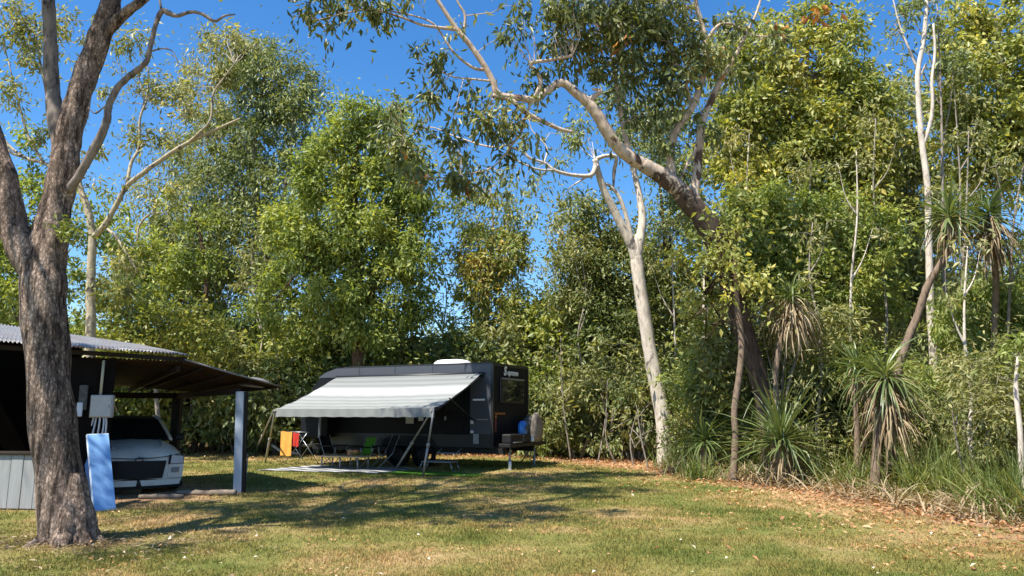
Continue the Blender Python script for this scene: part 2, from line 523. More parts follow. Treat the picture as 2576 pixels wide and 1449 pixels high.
me = np_mesh('ground', np.stack([X, Y, Z], -1).reshape(-1, 3), quads, M['soil'], True)
def wood_floor(x, y):
    d = lawn_dist(x, y)
    w = np.clip(0.70 - d * 0.55, 0, 1.6)
    w += 0.62 * np.exp(-(((x - TB.x - 0.1) / 0.9) ** 2 + ((y - TB.y + 0.1) / 0.6) ** 2))
    # trodden earth under the shelter roof
    cx, cy = -8.0, 15.2
    w += 0.95 * np.clip(1.5 - np.hypot((x - cx) / 2.6, (y - cy) / 2.4), 0, 1)
    for px, py, rx, ry, a in ((2060, 1385, 1.2, 0.25, .42), (1700, 1378, 0.6, 0.3, .4), (620, 1410, 0.4, 0.5, .45), (470, 1365, 0.7, 0.3, .5), (2380, 1360, 1.4, 0.3, .38), (1930, 1370, .6, .25, .42), (2500, 1420, .8, .2, .4), (1990,1405,.9,.12,.45)):
        g = G(px, py)
        w += a * np.exp(-(((x - g.x) / rx) ** 2 + ((y - g.y) / ry) ** 2))
    return w
at = me.attributes.new('wood_floor', 'FLOAT', 'POINT')
at.data.foreach_set('value', wood_floor(X, Y).astype(np.float32).ravel())
go = link('ground', me); go['kind'] = 'structure'

# short lawn blades
m, nt, b = mat('lawn_blade')
v = coords(nt)
col, fine, med = ground_colour(nt, v)
ge = nt.nodes.new('ShaderNodeNewGeometry')
rr = ramp(nt, [(0.0, (0.5, 0.62, 0.42)), (0.55, (1.0, 1.0, 0.9)), (0.85, (1.35, 1.2, 0.95)), (1.0, (1.9, 1.55, 1.3))], ge.outputs['Random Per Island'])
cc = mixc(nt, 1.0, col, rr.outputs[0], 'MULTIPLY')
nt.links.new(cc, b.inputs['Base Color'])
b.inputs['Roughness'].default_value = 0.7
b.inputs['Specular IOR Level'].default_value = 0.2
tr = nt.nodes.new('ShaderNodeBsdfTranslucent'); nt.links.new(cc, tr.inputs[0])
ms = nt.nodes.new('ShaderNodeMixShader'); ms.inputs[0].default_value = 0.25
nt.links.new(b.outputs[0], ms.inputs[1]); nt.links.new(tr.outputs[0], ms.inputs[2])
nt.links.new(ms.outputs[0], nt.nodes['Material Output'].inputs[0])
M['blade'] = m
rng = np.random.default_rng(5)
n = 620000
u = rng.uniform(0, 1, n)
y = 6.6 * (29.5 / 6.6) ** u
x = rng.uniform(-0.75, 0.75, n) * y * 1.02
keep = (lawn_dist(x, y) > rng.uniform(-0.5, 0.3, n))
wf = wood_floor(x, y)
keep &= rng.uniform(0, 1, n) > np.clip((wf - 0.05) * 1.3, 0, 0.97)
nz = np.array([0.7 * noise.noise((a * 0.9, c * 0.9, 2.0)) + 0.6 * noise.noise((a * 3.1, c * 3.1, 7.0)) for a, c in zip(x, y)])
keep &= rng.uniform(0, 1, n) < 0.62 + 0.7 * nz
x, y, nz = x[keep], y[keep], nz[keep]
n = len(x)
z = ground_z(x, y)
h = 0.036 * (1 + 0.5 * rng.uniform(-1, 1, n)) * (1 + 0.55 * nz) * (0.75 + y * 0.02)
w = 0.0045 * (0.45 + y * 0.075)
ang = rng.uniform(0, 2 * np.pi, n)
lean = rng.uniform(0.1, 1.1, n)
la = rng.uniform(0, 2 * np.pi, n)
base = np.stack([x, y, z - 0.004], 1)
side = np.stack([np.cos(ang), np.sin(ang), 0 * x], 1) * w[:, None]
top = base + np.stack([np.cos(la) * lean * h, np.sin(la) * lean * h, h], 1)
v = np.stack([base - side, base + side, top], 1).reshape(-1, 3)
tag(link('lawn_grass', np_mesh('lawn_grass', v, np.arange(3 * n).reshape(-1, 3), M['blade'])), 'short dry green and straw coloured lawn across the clearing', 'grass', kind='stuff')

def flat_leaves(name, x, y, L, Wd, mtl, label, cat, rng, lift=0.012):
    z = ground_z(x, y) + lift + rng.uniform(0, 0.03, len(x))
    a = rng.uniform(0, 2 * np.pi, len(x))
    d = np.stack([np.cos(a), np.sin(a), rng.normal(0, 0.25, len(x))], 1)
    n = len(x)
    s = np.stack([-np.sin(a), np.cos(a), rng.normal(0, 0.35, n)], 1)
    l = L * rng.uniform(0.6, 1.35, n)[:, None]; w = Wd * rng.uniform(0.7, 1.3, n)[:, None]
    p = np.stack([x, y, z], 1)
    up = np.array([0, 0, 1.0])
    mid = p + d * l * .5
    v = np.stack([p, mid + s * w * .5 + up * w * .3, p + d * l, mid - s * w * .5 + up * w * .3], 1).reshape(-1, 3)
    i = np.arange(n)[:, None] * 4
    t = np.concatenate([i + np.array([[0, 1, 2]]), i + np.array([[0, 2, 3]])], 1).reshape(-1, 3)
    return tag(link(name, np_mesh(name, v, t, mtl)), label, cat, kind='stuff')
# leaf litter along the wood
n = 90000
y = rng.uniform(8, 34, n); x = rng.uniform(-16, 13, n)
d = lawn_dist(x, y)
k = (d < rng.exponential(0.75, n) - 0.1) & (d > -4.5)
flat_leaves('leaf_litter', x[k], y[k], 0.11, 0.045, M['litter'], 'dry brown and orange leaf litter along the edge of the wood', 'leaf litter', rng)
# scattered pale leaves on the lawn
n = 90
y = 7.0 * (20 / 7.0) ** rng.uniform(0, 1, n); x = rng.uniform(-0.55, 0.72, n) * y
k = (lawn_dist(x, y) > 0.2) & (x > -5.5)
flat_leaves('fallen_leaves', x[k], y[k], 0.058, 0.032, M['white_leaf'], 'pale dry leaves scattered over the lawn', 'fallen leaves', rng, 0.03)
n = 1500
a = rng.uniform(0, 2 * np.pi, n); r_ = np.abs(rng.normal(0, 0.8, n)) + 0.25
x = TB.x + np.cos(a) * r_ * 1.5; y = TB.y + np.sin(a) * r_ * 0.9
flat_leaves('tree_litter', x, y, 0.085, 0.016, M['dead_strap'], 'straw coloured dry bits on the bare ground round the near tree', 'leaf litter', rng, 0.01)

n = 5200
y = 7.0 * (24 / 7.0) ** rng.uniform(0, 1, n); x = rng.uniform(-0.55, 0.72, n) * y
dr_ = np.array([noise.noise((a * .55, c * .8, 9.0)) + .6 * noise.noise((a * 1.9, c * 1.9, 4.0)) for a, c in zip(x, y)])
k = (lawn_dist(x, y) > -.1) & (dr_ > .22)
flat_leaves('lawn_litter', x[k], y[k], 0.05, 0.022, M['litter'], 'small dry brown leaves and bits lying in drifts on the lawn', 'leaf litter', rng, 0.018)
# ------------------------------------------------------------------ more materials
M['roof_iron'] = paint('roof_iron', (0.1980, 0.1980, 0.2023), 0.5, 0.25, 3.0, 0.35, 0.4, (1, 1, 1), (0.20, 0.10, 0.06))
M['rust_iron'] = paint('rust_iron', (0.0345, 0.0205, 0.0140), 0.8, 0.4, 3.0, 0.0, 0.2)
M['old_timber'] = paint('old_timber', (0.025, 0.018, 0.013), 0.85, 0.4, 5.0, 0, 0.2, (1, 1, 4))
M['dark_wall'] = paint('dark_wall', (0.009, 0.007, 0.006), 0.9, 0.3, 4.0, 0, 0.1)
M['post_paint'] = paint('post_paint', (0.35, 0.40, 0.46), 0.55, 0.15, 5.0, 0, 0.4, (1, 1, .5), (0.20, 0.22, 0.25))
M['white_board'] = paint('white_board', (0.270, 0.277, 0.277), 0.7, 0.15, 4.0, 0, 0.3, (3, 3, .4), (0.26, 0.25, 0.24))
M['grey_box'] = paint('grey_box', (0.42, 0.42, 0.40), 0.5, 0.08, 6.0)
M['cream_pipe'] = paint('cream_pipe', (0.48, 0.44, 0.32), 0.5, 0.1, 6.0)
M['white_cable'] = paint('white_cable', (0.55, 0.57, 0.62), 0.5, 0.1, 6.0)
M['blue_panel'] = paint('blue_panel', (0.21, 0.40, 0.69), 0.5, 0.05, 1.6, 0, 0.4, (1, 1, .4))
M['panel_edge'] = paint('panel_edge', (0.62, 0.68, 0.76), 0.5, 0.05, 3.0)
M['car_white'] = paint('car_white', (0.78, 0.73, 0.64), 0.4, 0.06, 3.0, 0, 0.4, (1, 1, 1), (0.55, 0.50, 0.42))
M['black_plastic'] = paint('black_plastic', (0.012, 0.012, 0.013), 0.6, 0.3, 8.0, 0, 0.3)
M['rubber'] = paint('rubber', (0.015, 0.015, 0.016), 0.85, 0.3, 12.0, 0, 0.2)
M['steel'] = paint('steel', (0.3150, 0.3220, 0.3360), 0.35, 0.12, 8.0, 0.8)
M['dull_steel'] = paint('dull_steel', (0.30, 0.30, 0.31), 0.55, 0.2, 8.0, 0.5)
m, nt, b = mat('glass'); b.inputs['Base Color'].default_value = (0.012, 0.014, 0.015, 1); b.inputs['Roughness'].default_value = 0.06; b.inputs['Specular IOR Level'].default_value = 0.6
n_ = noise_tex(nt, coords(nt), 3, 3); bump(nt, b, n_.outputs[0], 0.05, 0.01); M['glass'] = m
m, nt, b = mat('lamp_glass'); b.inputs['Base Color'].default_value = (0.55, 0.58, 0.6, 1); b.inputs['Roughness'].default_value = 0.12
n_ = noise_tex(nt, coords(nt), 30, 2); bump(nt, b, n_.outputs[0], 0.4, 0.01); M['lamp_glass'] = m
M['van_black'] = paint('van_black', (0.0099, 0.0108, 0.0135), 0.45, 0.15, 1.5, 0, 0.10)
M['van_grey'] = paint('van_grey', (0.062, 0.067, 0.080), 0.35, 0.1, 1.5, 0, 0.35)  # locker door grey, also paints the sunlit parts of the side wall
M['van_trim'] = paint('van_trim', (0.0150, 0.0155, 0.0170), 0.45, 0.2, 8.0)
M['white_paint'] = paint('white_paint', (0.80, 0.80, 0.78), 0.45, 0.05, 4.0)
M['pole_alloy'] = paint('pole_alloy', (0.33, 0.30, 0.28), 0.5, 0.15, 9.0, 0.2)
M['orange_cloth'] = paint('orange_cloth', (0.70, 0.32, 0.07), 0.85, 0.12, 7.0, 0, 0.1)
M['red_cloth'] = paint('red_cloth', (0.4340, 0.0385, 0.0280), 0.85, 0.2, 9.0, 0, 0.1)
M['white_cloth'] = paint('white_cloth', (0.62, 0.66, 0.68), 0.85, 0.12, 9.0, 0, 0.1)
M['green_cloth'] = paint('green_cloth', (0.0709, 0.2205, 0.0158), 0.8, 0.12, 9.0, 0, 0.15)
M['black_cloth'] = paint('black_cloth', (0.014, 0.014, 0.016), 0.9, 0.3, 9.0, 0, 0.15)
M['pale_wood'] = paint('pale_wood', (0.52, 0.37, 0.21), 0.6, 0.25, 7.0, 0, 0.3, (1, 5, 1))
M['blue_plastic'] = paint('blue_plastic', (0.0225, 0.1650, 0.5400), 0.45, 0.15, 7.0)
M['orange_lens'] = paint('orange_lens', (0.3000, 0.0780, 0.0120), 0.3, 0.1, 7.0)
M['red_lens'] = paint('red_lens', (0.1260, 0.0070, 0.0052), 0.3, 0.1, 7.0)
M['beige_cover'] = paint('beige_cover', (0.2400, 0.2040, 0.1620), 0.8, 0.3, 9.0, 0, 0.1)
M['grey_cover'] = paint('grey_cover', (0.0900, 0.0900, 0.0840), 0.8, 0.4, 12.0, 0, 0.1)
M['log_wood'] = paint('log_wood', (0.1980, 0.1620, 0.1260), 0.9, 0.3, 6.0, 0, 0.1, (1, 1, 1))
M['dead_wood'] = paint('dead_wood', (0.47, 0.41, 0.33), 0.9, 0.25, 8.0, 0, 0.1)
M['green_mat'] = paint('green_mat', (0.0715, 0.1815, 0.0193), 0.9, 0.25, 30.0, 0, 0.1)
M['terracotta'] = paint('terracotta', (0.55, 0.20, 0.10), 0.85, 0.2, 6.0, 0, 0.1)

# awning fabric: pale grey with fine stripes along the van
m, nt, b = mat('awning_cloth')
uv = nt.nodes.new('ShaderNodeAttribute'); uv.attribute_name = 'down'
wv = nt.nodes.new('ShaderNodeMath'); wv.operation = 'MULTIPLY'; wv.inputs[1].default_value = 9.0
nt.links.new(uv.outputs['Fac'], wv.inputs[0])
fr = nt.nodes.new('ShaderNodeMath'); fr.operation = 'FRACT'; nt.links.new(wv.outputs[0], fr.inputs[0])
st = ramp(nt, [(0.0, (0.205, 0.214, 0.208)), (0.42, (0.205, 0.214, 0.208)), (0.5, (0.265, 0.275, 0.265)), (0.93, (0.265, 0.275, 0.265)), (1.0, (0.205, 0.214, 0.208))], fr.outputs[0])
band = ramp(nt, [(0.0, (0.62, 0.63, 0.63)), (0.30, (0.85, 0.85, 0.85)), (0.36, (1.9, 1.9, 1.9)), (0.46, (1.9, 1.9, 1.9)), (0.52, (0.95, 0.95, 0.95)), (0.96, (0.88, 0.89, 0.88)), (0.975, (0.52, 0.53, 0.52)), (1.0, (0.52, 0.53, 0.52))], uv.outputs['Fac'])
out = mixc(nt, 1.0, st.outputs[0], band.outputs[0], 'MULTIPLY')
nt.links.new(out, b.inputs['Base Color']); b.inputs['Roughness'].default_value = 0.7
M['awning_cloth'] = m
M['valance_cloth'] = paint('valance_cloth', (0.2349, 0.2430, 0.2326), 0.75, 0.06, 3.0, 0, 0.2)

# mat with a border of slanting bars
m, nt, b = mat('striped_mat')
v = coords(nt, (1, 1, 1))
wvn = nt.nodes.new('ShaderNodeTexWave'); wvn.bands_direction = 'DIAGONAL'; wvn.inputs['Scale'].default_value = 1.05; wvn.inputs['Distortion'].default_value = 1.2
nt.links.new(v, wvn.inputs['Vector'])
r = ramp(nt, [(0.45, (0.10, 0.105, 0.11)), (0.58, (0.36, 0.37, 0.38))], wvn.outputs['Fac'])
nt.links.new(r.outputs[0], b.inputs['Base Color']); b.inputs['Roughness'].default_value = 0.9
M['striped_mat'] = m

# ------------------------------------------------------------------ open shelter with an iron roof
SU = Vector((0.79, 0.61, 0)).normalized(); SV = Vector((-SU.y, SU.x, 0))
SQ = G(600, 1240); SQ.z = 0
def SP_(t, v, z): return SQ - SU * t + SV * v + Vector((0, 0, z))     # along the front to the left, back, up
A0 = SP_(4.9, 0, 2.84); B0 = SP_(1.15, 0, 2.74)           # front eave of the main roof
A1 = SP_(4.9, 4.2, 3.62); B1 = SP_(1.15, 4.2, 3.22)
shed = thing('open_shelter', (-8.2, 15.5, 0), 'low open shelter with a rusty corrugated iron roof and dark inside', 'shelter')
def corrugated(name, P00, P10, P01, P11, nu, amp, mats, parent, th=0.006, waves=40, nv=8, jag=0.0, seed=0, sag=0.0):
    """sheet from edge P00-P10 to P01-P11, waves across the first edge."""
    vs = []; fs = []
    nrm = (P10 - P00).cross(P01 - P00).normalized()
    rnd = random.Random(seed)
    sheets = [rnd.uniform(-1, 1) for _ in range(200)]
    for s_ in (0, 1):
        for j in range(nv + 1):
            tv = j / nv
            for i in range(nu + 1):
                tu = i / nu
                sh = sheets[int(tu * waves / 8)] * jag
                tv2 = tv + (-sh if j == 0 else 0)
                p = (P00.lerp(P10, tu)).lerp(P01.lerp(P11, tu), tv2)
                p = p + nrm * (amp * math.sin(tu * waves * 2 * math.pi) + 0.012 * noise.noise(p * 0.9) - s_ * th - sag * 4 * tv * (1 - tv))
                vs.append(p)
    n1 = nu + 1; o = (nv + 1) * n1
    for j in range(nv):
        for i in range(nu):
            a = j * n1 + i
            fs.append((a, a + 1, a + 1 + n1, a + n1)); fs.append((o + a + n1, o + a + 1 + n1, o + a + 1, o + a))
    for i in range(nu):
        fs.append((i + 1, i, o + i, o + i + 1)); a = nv * n1 + i
        fs.append((a, a + 1, o + a + 1, o + a))
    for j in range(nv):
        a = j * n1; fs.append((a, a + n1, o + a + n1, o + a)); a = j * n1 + nu
        fs.append((a + n1, a, o + a, o + a + n1))
    mb = MB(); mb.add(vs, fs, 0, True)
    return mb.build(name, mats, parent)
rf = corrugated('roof', A0, B0, A1, B1, 640, 0.017, M['roof_iron'], shed, waves=58, jag=0.03, seed=3)
# low wing on the right: slopes down to the right
C0 = SP_(1.2, 0.03, 2.61); D0 = SP_(-0.78, 0.03, 2.13)
C1 = SP_(1.2, 4.9, 2.24); D1 = SP_(-0.78, 4.9, 2.10)
E0 = SP_(3.0, 0.25, 2.63); E1 = SP_(3.0, 4.9, 2.22)
# corrugations run down the slope, so wave along the eaves direction
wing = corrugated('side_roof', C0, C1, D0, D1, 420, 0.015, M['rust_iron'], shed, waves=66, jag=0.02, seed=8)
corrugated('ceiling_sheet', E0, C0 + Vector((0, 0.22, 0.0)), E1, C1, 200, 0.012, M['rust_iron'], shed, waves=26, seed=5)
mb = MB()
mb.tube([C0 + Vector((0, -0.012, 0.03)), C0.lerp(D0, .5) + Vector((0, -0.012, 0.012)), D0 + Vector((0.02, -0.012, 0.012))], 0.016, 6, 0)
mb.build('barge_flashing', M['roof_iron'], wing)
mb = MB()
PT = U(607, 985, SQ.y + .02); PB_ = G(600, 1240); PB_.z = gz(PB_.x, PB_.y) - 0.05
# post, slightly out of plumb, with a timber brace against the beam
mb.add([], [])
d = (PT - PB_)
mb.prism([PB_ + Vector((-0.085, -0.07, 0)), PB_ + Vector((0.075, -0.07, 0)), PB_ + Vector((0.075, 0.07, 0)), PB_ + Vector((-0.085, 0.07, 0))], (0, 0, 0), d)
mb.build('post', M['post_paint'], shed)
mb = MB(); mb.prism([PB_ + Vector((0.079, -0.03, 0.02)), PB_ + Vector((0.125, -0.03, 0.02)), PB_ + Vector((0.125, 0.06, 0.02)), PB_ + Vector((0.079, 0.06, 0.02))], (0, 0, 0), d * 0.985)
mb.build('post', M['old_timber'], shed)
for q, w, m_ in ((SP_(0.12, 4.75, 0), 0.10, 'old_timber'), (SP_(2.9, 4.75, 0), 0.07, 'old_timber'), (SP_(4.85, 4.2, 0), 0.08, 'old_timber'), (SP_(4.8, 0.2, 0), .07, 'old_timber')):
    mb = MB(); top = 2.1 if w != .08 else 3.4
    mb.box((q.x, q.y, top / 2 - 0.03), (w * 2, w * 2, top + 0.06), bev=0.008); mb.build('post', M[m_], shed)
mb = MB()
def bar(a, c, wd, h):
    u = (c - a); n_ = Vector((-u.y, u.x, 0)).normalized() * wd
    mb.prism([a, a + n_, a + n_ + Vector((0, 0, h)), a + Vector((0, 0, h))], (0, 0, 0), u)
bar(SP_(0.05, 0.08, 1.98), SP_(0.12, 4.8, 1.96), .08, .12)
bar(SP_(0.2, 4.72, 1.95), SP_(4.6, 4.72, 1.95), .08, .14)
bar(SP_(1.22, 0.25, 2.42), SP_(1.22, 4.8, 2.1), .07, .1)
for t in (0.15, 0.4, 0.65, 0.9):
    a = C0.lerp(D0, t) + Vector((0, 0.1, -0.06)); c = C1.lerp(D1, t) + Vector((0, 0, -0.06))
    mb.tube([a, c], 0.03, 4, smooth=False)
mb.build('beam', M['old_timber'], shed)
# fascia below the main eave and the ceiling lining, both dark
mb = MB()
a = A0 + Vector((-.1, 0.16, -0.13)); c = B0 + Vector((-.1, 0.16, -0.13))
mb.prism([a, a + Vector((0, 0, 0.085)), a + Vector((0, 0.04, 0.085)), a + Vector((0, 0.04, 0))], (0, 0, 0), c - a)
mb.build('fascia', M['old_timber'], shed)
# walls: the closed back and left, and the short wall that carries the meter box
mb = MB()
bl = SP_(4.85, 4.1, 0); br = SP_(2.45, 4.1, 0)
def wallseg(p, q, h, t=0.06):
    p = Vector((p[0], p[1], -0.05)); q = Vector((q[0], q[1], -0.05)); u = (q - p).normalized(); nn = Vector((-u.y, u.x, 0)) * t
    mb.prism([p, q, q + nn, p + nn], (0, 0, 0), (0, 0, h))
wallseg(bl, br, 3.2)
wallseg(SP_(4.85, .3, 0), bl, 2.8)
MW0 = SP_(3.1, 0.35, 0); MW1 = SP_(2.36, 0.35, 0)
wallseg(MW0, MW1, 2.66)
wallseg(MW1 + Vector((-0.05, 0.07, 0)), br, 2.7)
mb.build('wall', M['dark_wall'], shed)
# bar front of white boards
bf = thing('board_counter', (-8.6, 12.3, 0), 'grey white counter front of upright boards beside the near trunk', 'counter')
K0 = G(-110, 1283); K1 = G(112, 1287)
L_ = (K1 - K0); ln = L_.length; u_ = L_.normalized(); nn = Vector((-u_.y, u_.x, 0))
rot = Matrix.Rotation(math.atan2(u_.y, u_.x), 3, 'Z')
nb = 7
for i in range(nb):
    mb = MB(); wdt = ln / nb
    mb.box(K0 + u_ * (wdt * (i + .5)) + Vector((0, 0, 0.47)) + nn * (0.004 * (i % 2)), (wdt - 0.008, 0.03, 0.86), rot=rot, bev=0.004)
    o = mb.build('board', M['white_board'], bf)
mb = MB(); mb.box(K0.lerp(K1, .5) + Vector((0, 0, 0.925)) + nn * 0.16, (ln + 0.08, 0.42, 0.045), rot=rot, bev=0.006); mb.build('counter_top', M['old_timber'], bf)
mb = MB(); mb.box(K0.lerp(K1, .5) + Vector((0, 0, 0.02)) + nn * 0.1, (ln, 0.18, 0.06), rot=rot); mb.build('footing', M['log_wood'], bf)

# meter box, its conduit and cables
mx = thing('meter_box', MW1, 'pale grey electrical box with a conduit above it', 'meter box')
def on_wall(px, py, off=0.0):
    a = (px - 1288) / F; b_ = (724.5 - py) / F
    d = Vector((a, CP - b_ * SP, SP + b_ * CP)); o = Vector((0, 0, CAM_Z))
    k = (MW0 - SV * off - o).dot(SV) / d.dot(SV)
    return o + d * k
cB = on_wall(257, 1022, 0.09)
wr = Matrix.Rotation(math.atan2((MW1 - MW0).y, (MW1 - MW0).x) * 0.35, 3, 'Z')
mb = MB(); mb.box(cB, (0.385, 0.15, 0.415), rot=wr, bev=0.012); mb.build('box', M['grey_box'], mx)
mb = MB(); mb.box(cB + wr @ Vector((0, -0.083, 0)), (0.35, 0.014, 0.375), rot=wr, bev=0.005)
dr = mb.build('door', M['grey_box'], mx)
mb = MB(); mb.box(cB + wr @ Vector((0.14, -0.094, 0.0)), (0.02, 0.012, 0.06), rot=wr, bev=0.003); mb.build('latch', M['dull_steel'], dr)
mb = MB(); mb.tube([cB + Vector((-0.05, 0, 0.2)), cB + Vector((-0.045, 0, 0.86))], 0.026, 10); mb.build('conduit', M['cream_pipe'], mx)
for i, (xa, xb, z1) in enumerate(((-0.14, -0.30, -0.75), (-0.09, -0.18, -0.75), (-0.02, -0.06, -0.7), (0.05, 0.02, -0.7), (0.09, 0.09, -0.75))):
    mb = MB(); mb.tube([cB + Vector((xa, 0.0, -0.2)), cB + Vector((xa * 1.2, 0.0, -0.35)), cB + Vector((xb, 0.02, z1))], 0.017, 6, sub=4); mb.build('cable', M['white_cable'], mx)
sw = thing('switch_board', U(210, 1010, 13.5), 'small white switch plates and cables on the dark wall beside the near trunk', 'switchboard')
mb = MB(); mb.box(on_wall(209, 1000, 0.06), (0.14, 0.06, 0.46), rot=wr, bev=0.01); mb.build('board', M['grey_cover'], sw)
mb = MB(); mb.box(on_wall(200, 1030, 0.10), (0.10, 0.03, 0.26), rot=wr, bev=0.01); mb.build('plate', M['white_cable'], sw)

# blue panel leaning on the wall, a second one behind it
def slab(name, P0, P1, P2, P3, th, label, cat, m1, m2):
    n_ = (P1 - P0).cross(P3 - P0).normalized()
    if n_.y > 0: n_ = -n_
    root = thing(name, (P0 + P1) / 2, label, cat)
    mb = MB(); mb.prism([P0, P1, P2, P3], (0, 0, 0), -n_ * th); mb.build('edge', m2, root)
    c = (P0 + P1 + P2 + P3) / 4
    mb = MB(); mb.prism([c + (p - c) * 0.975 for p in (P0, P1, P2, P3)], n_ * 0.006, n_ * 0.0005); mb.build('face', m1, root)
    return root
b0 = G(237, 1287); b1 = G(292, 1281)
slab('leaning_board', b0, b1, U(273, 1090, b1.y + .75), U(219, 1092, b0.y + .75), 0.045, 'tall plain pale blue panel leaning at a slant behind the near trunk', 'board', M['blue_panel'], M['panel_edge'])
b0 = G(222, 1262); b1 = G(246, 1262)
slab('narrow_board', b0, b1, U(236, 1096, b1.y + .2), U(206, 1096, b0.y + .2), 0.03, 'second blue panel mostly hidden between the trunk and the leaning board', 'board', M['blue_panel'], M['panel_edge'])
# pale dome on the low roof
q = SP_(-0.55, 1.0, 2.22)
dm = thing('roof_dome', q, 'shallow pale grey dome lying on the low end of the shelter roof', 'dome')
prof = [(0.36 * math.cos(a), 0.15 * math.sin(a)) for a in np.linspace(0, math.pi / 2, 9)]
mb = MB(); mb.lathe(prof, q + Vector((0, 0, 0.0)), 28, (0.12, -0.05, 1)); mb.build('shell', M['roof_iron'], dm)
mb = MB(); mb.lathe([(0.36, 0.0), (0.385, -0.015), (0.385, -0.04), (0.34, -0.05)], q, 28, (0.12, -0.05, 1)); mb.build('rim', M['dull_steel'], dm)
# tap standpipe
q = G(619, 1207); q.z = gz(q.x, q.y)
tp = thing('garden_tap', q, 'thin metal standpipe with a garden tap beside the shelter post', 'tap')
mb = MB(); mb.tube([q + Vector((0, 0, -0.1)), q + Vector((0.005, 0, 0.62))], 0.016, 8); mb.build('pipe', M['dull_steel'], tp)
mb = MB(); mb.tube([q + Vector((0.005, 0, 0.58)), q + Vector((-0.02, -0.08, 0.58)), q + Vector((-0.025, -0.1, 0.52))], 0.016, 8, sub=4); mb.build('spout', M['dull_steel'], tp)
mb = MB(); mb.lathe([(0.001, 0), (0.035, 0), (0.035, 0.014), (0.001, 0.014)], q + Vector((-0.01, -0.03, 0.63)), 10); mb.build('handle', M['steel'], tp)
# logs and stones edging the shelter floor
for i, (px, py, ln_, r_, a, lb) in enumerate(((318, 1240, 0.55, 0.075, 0.25, 'short pale log on the ground in front of the white car'), (405, 1256, 0.8, 0.045, 0.1, 'thin grey log lying on the shelter floor left of the other logs'), (490, 1246, 0.75, 0.055, -0.05, 'grey log lying across the middle of the shelter front'), (560, 1248, 0.5, 0.06, 0.12, 'grey log lying just left of the shelter post'))):
    g = G(px, py); g.z = gz(g.x, g.y) + r_ * 0.8; d = Vector((math.cos(a), math.sin(a), 0)) * ln_ / 2
    mb = MB(); mb.tube([g - d, g + Vector((0, 0.02, 0)), g + d], [r_, r_ * 1.1, r_ * .9], 9, sub=4, wob=0.25, seed=i)
    tag(mb.build('log', M['log_wood']), lb, 'log', 'logs edging the shelter floor')

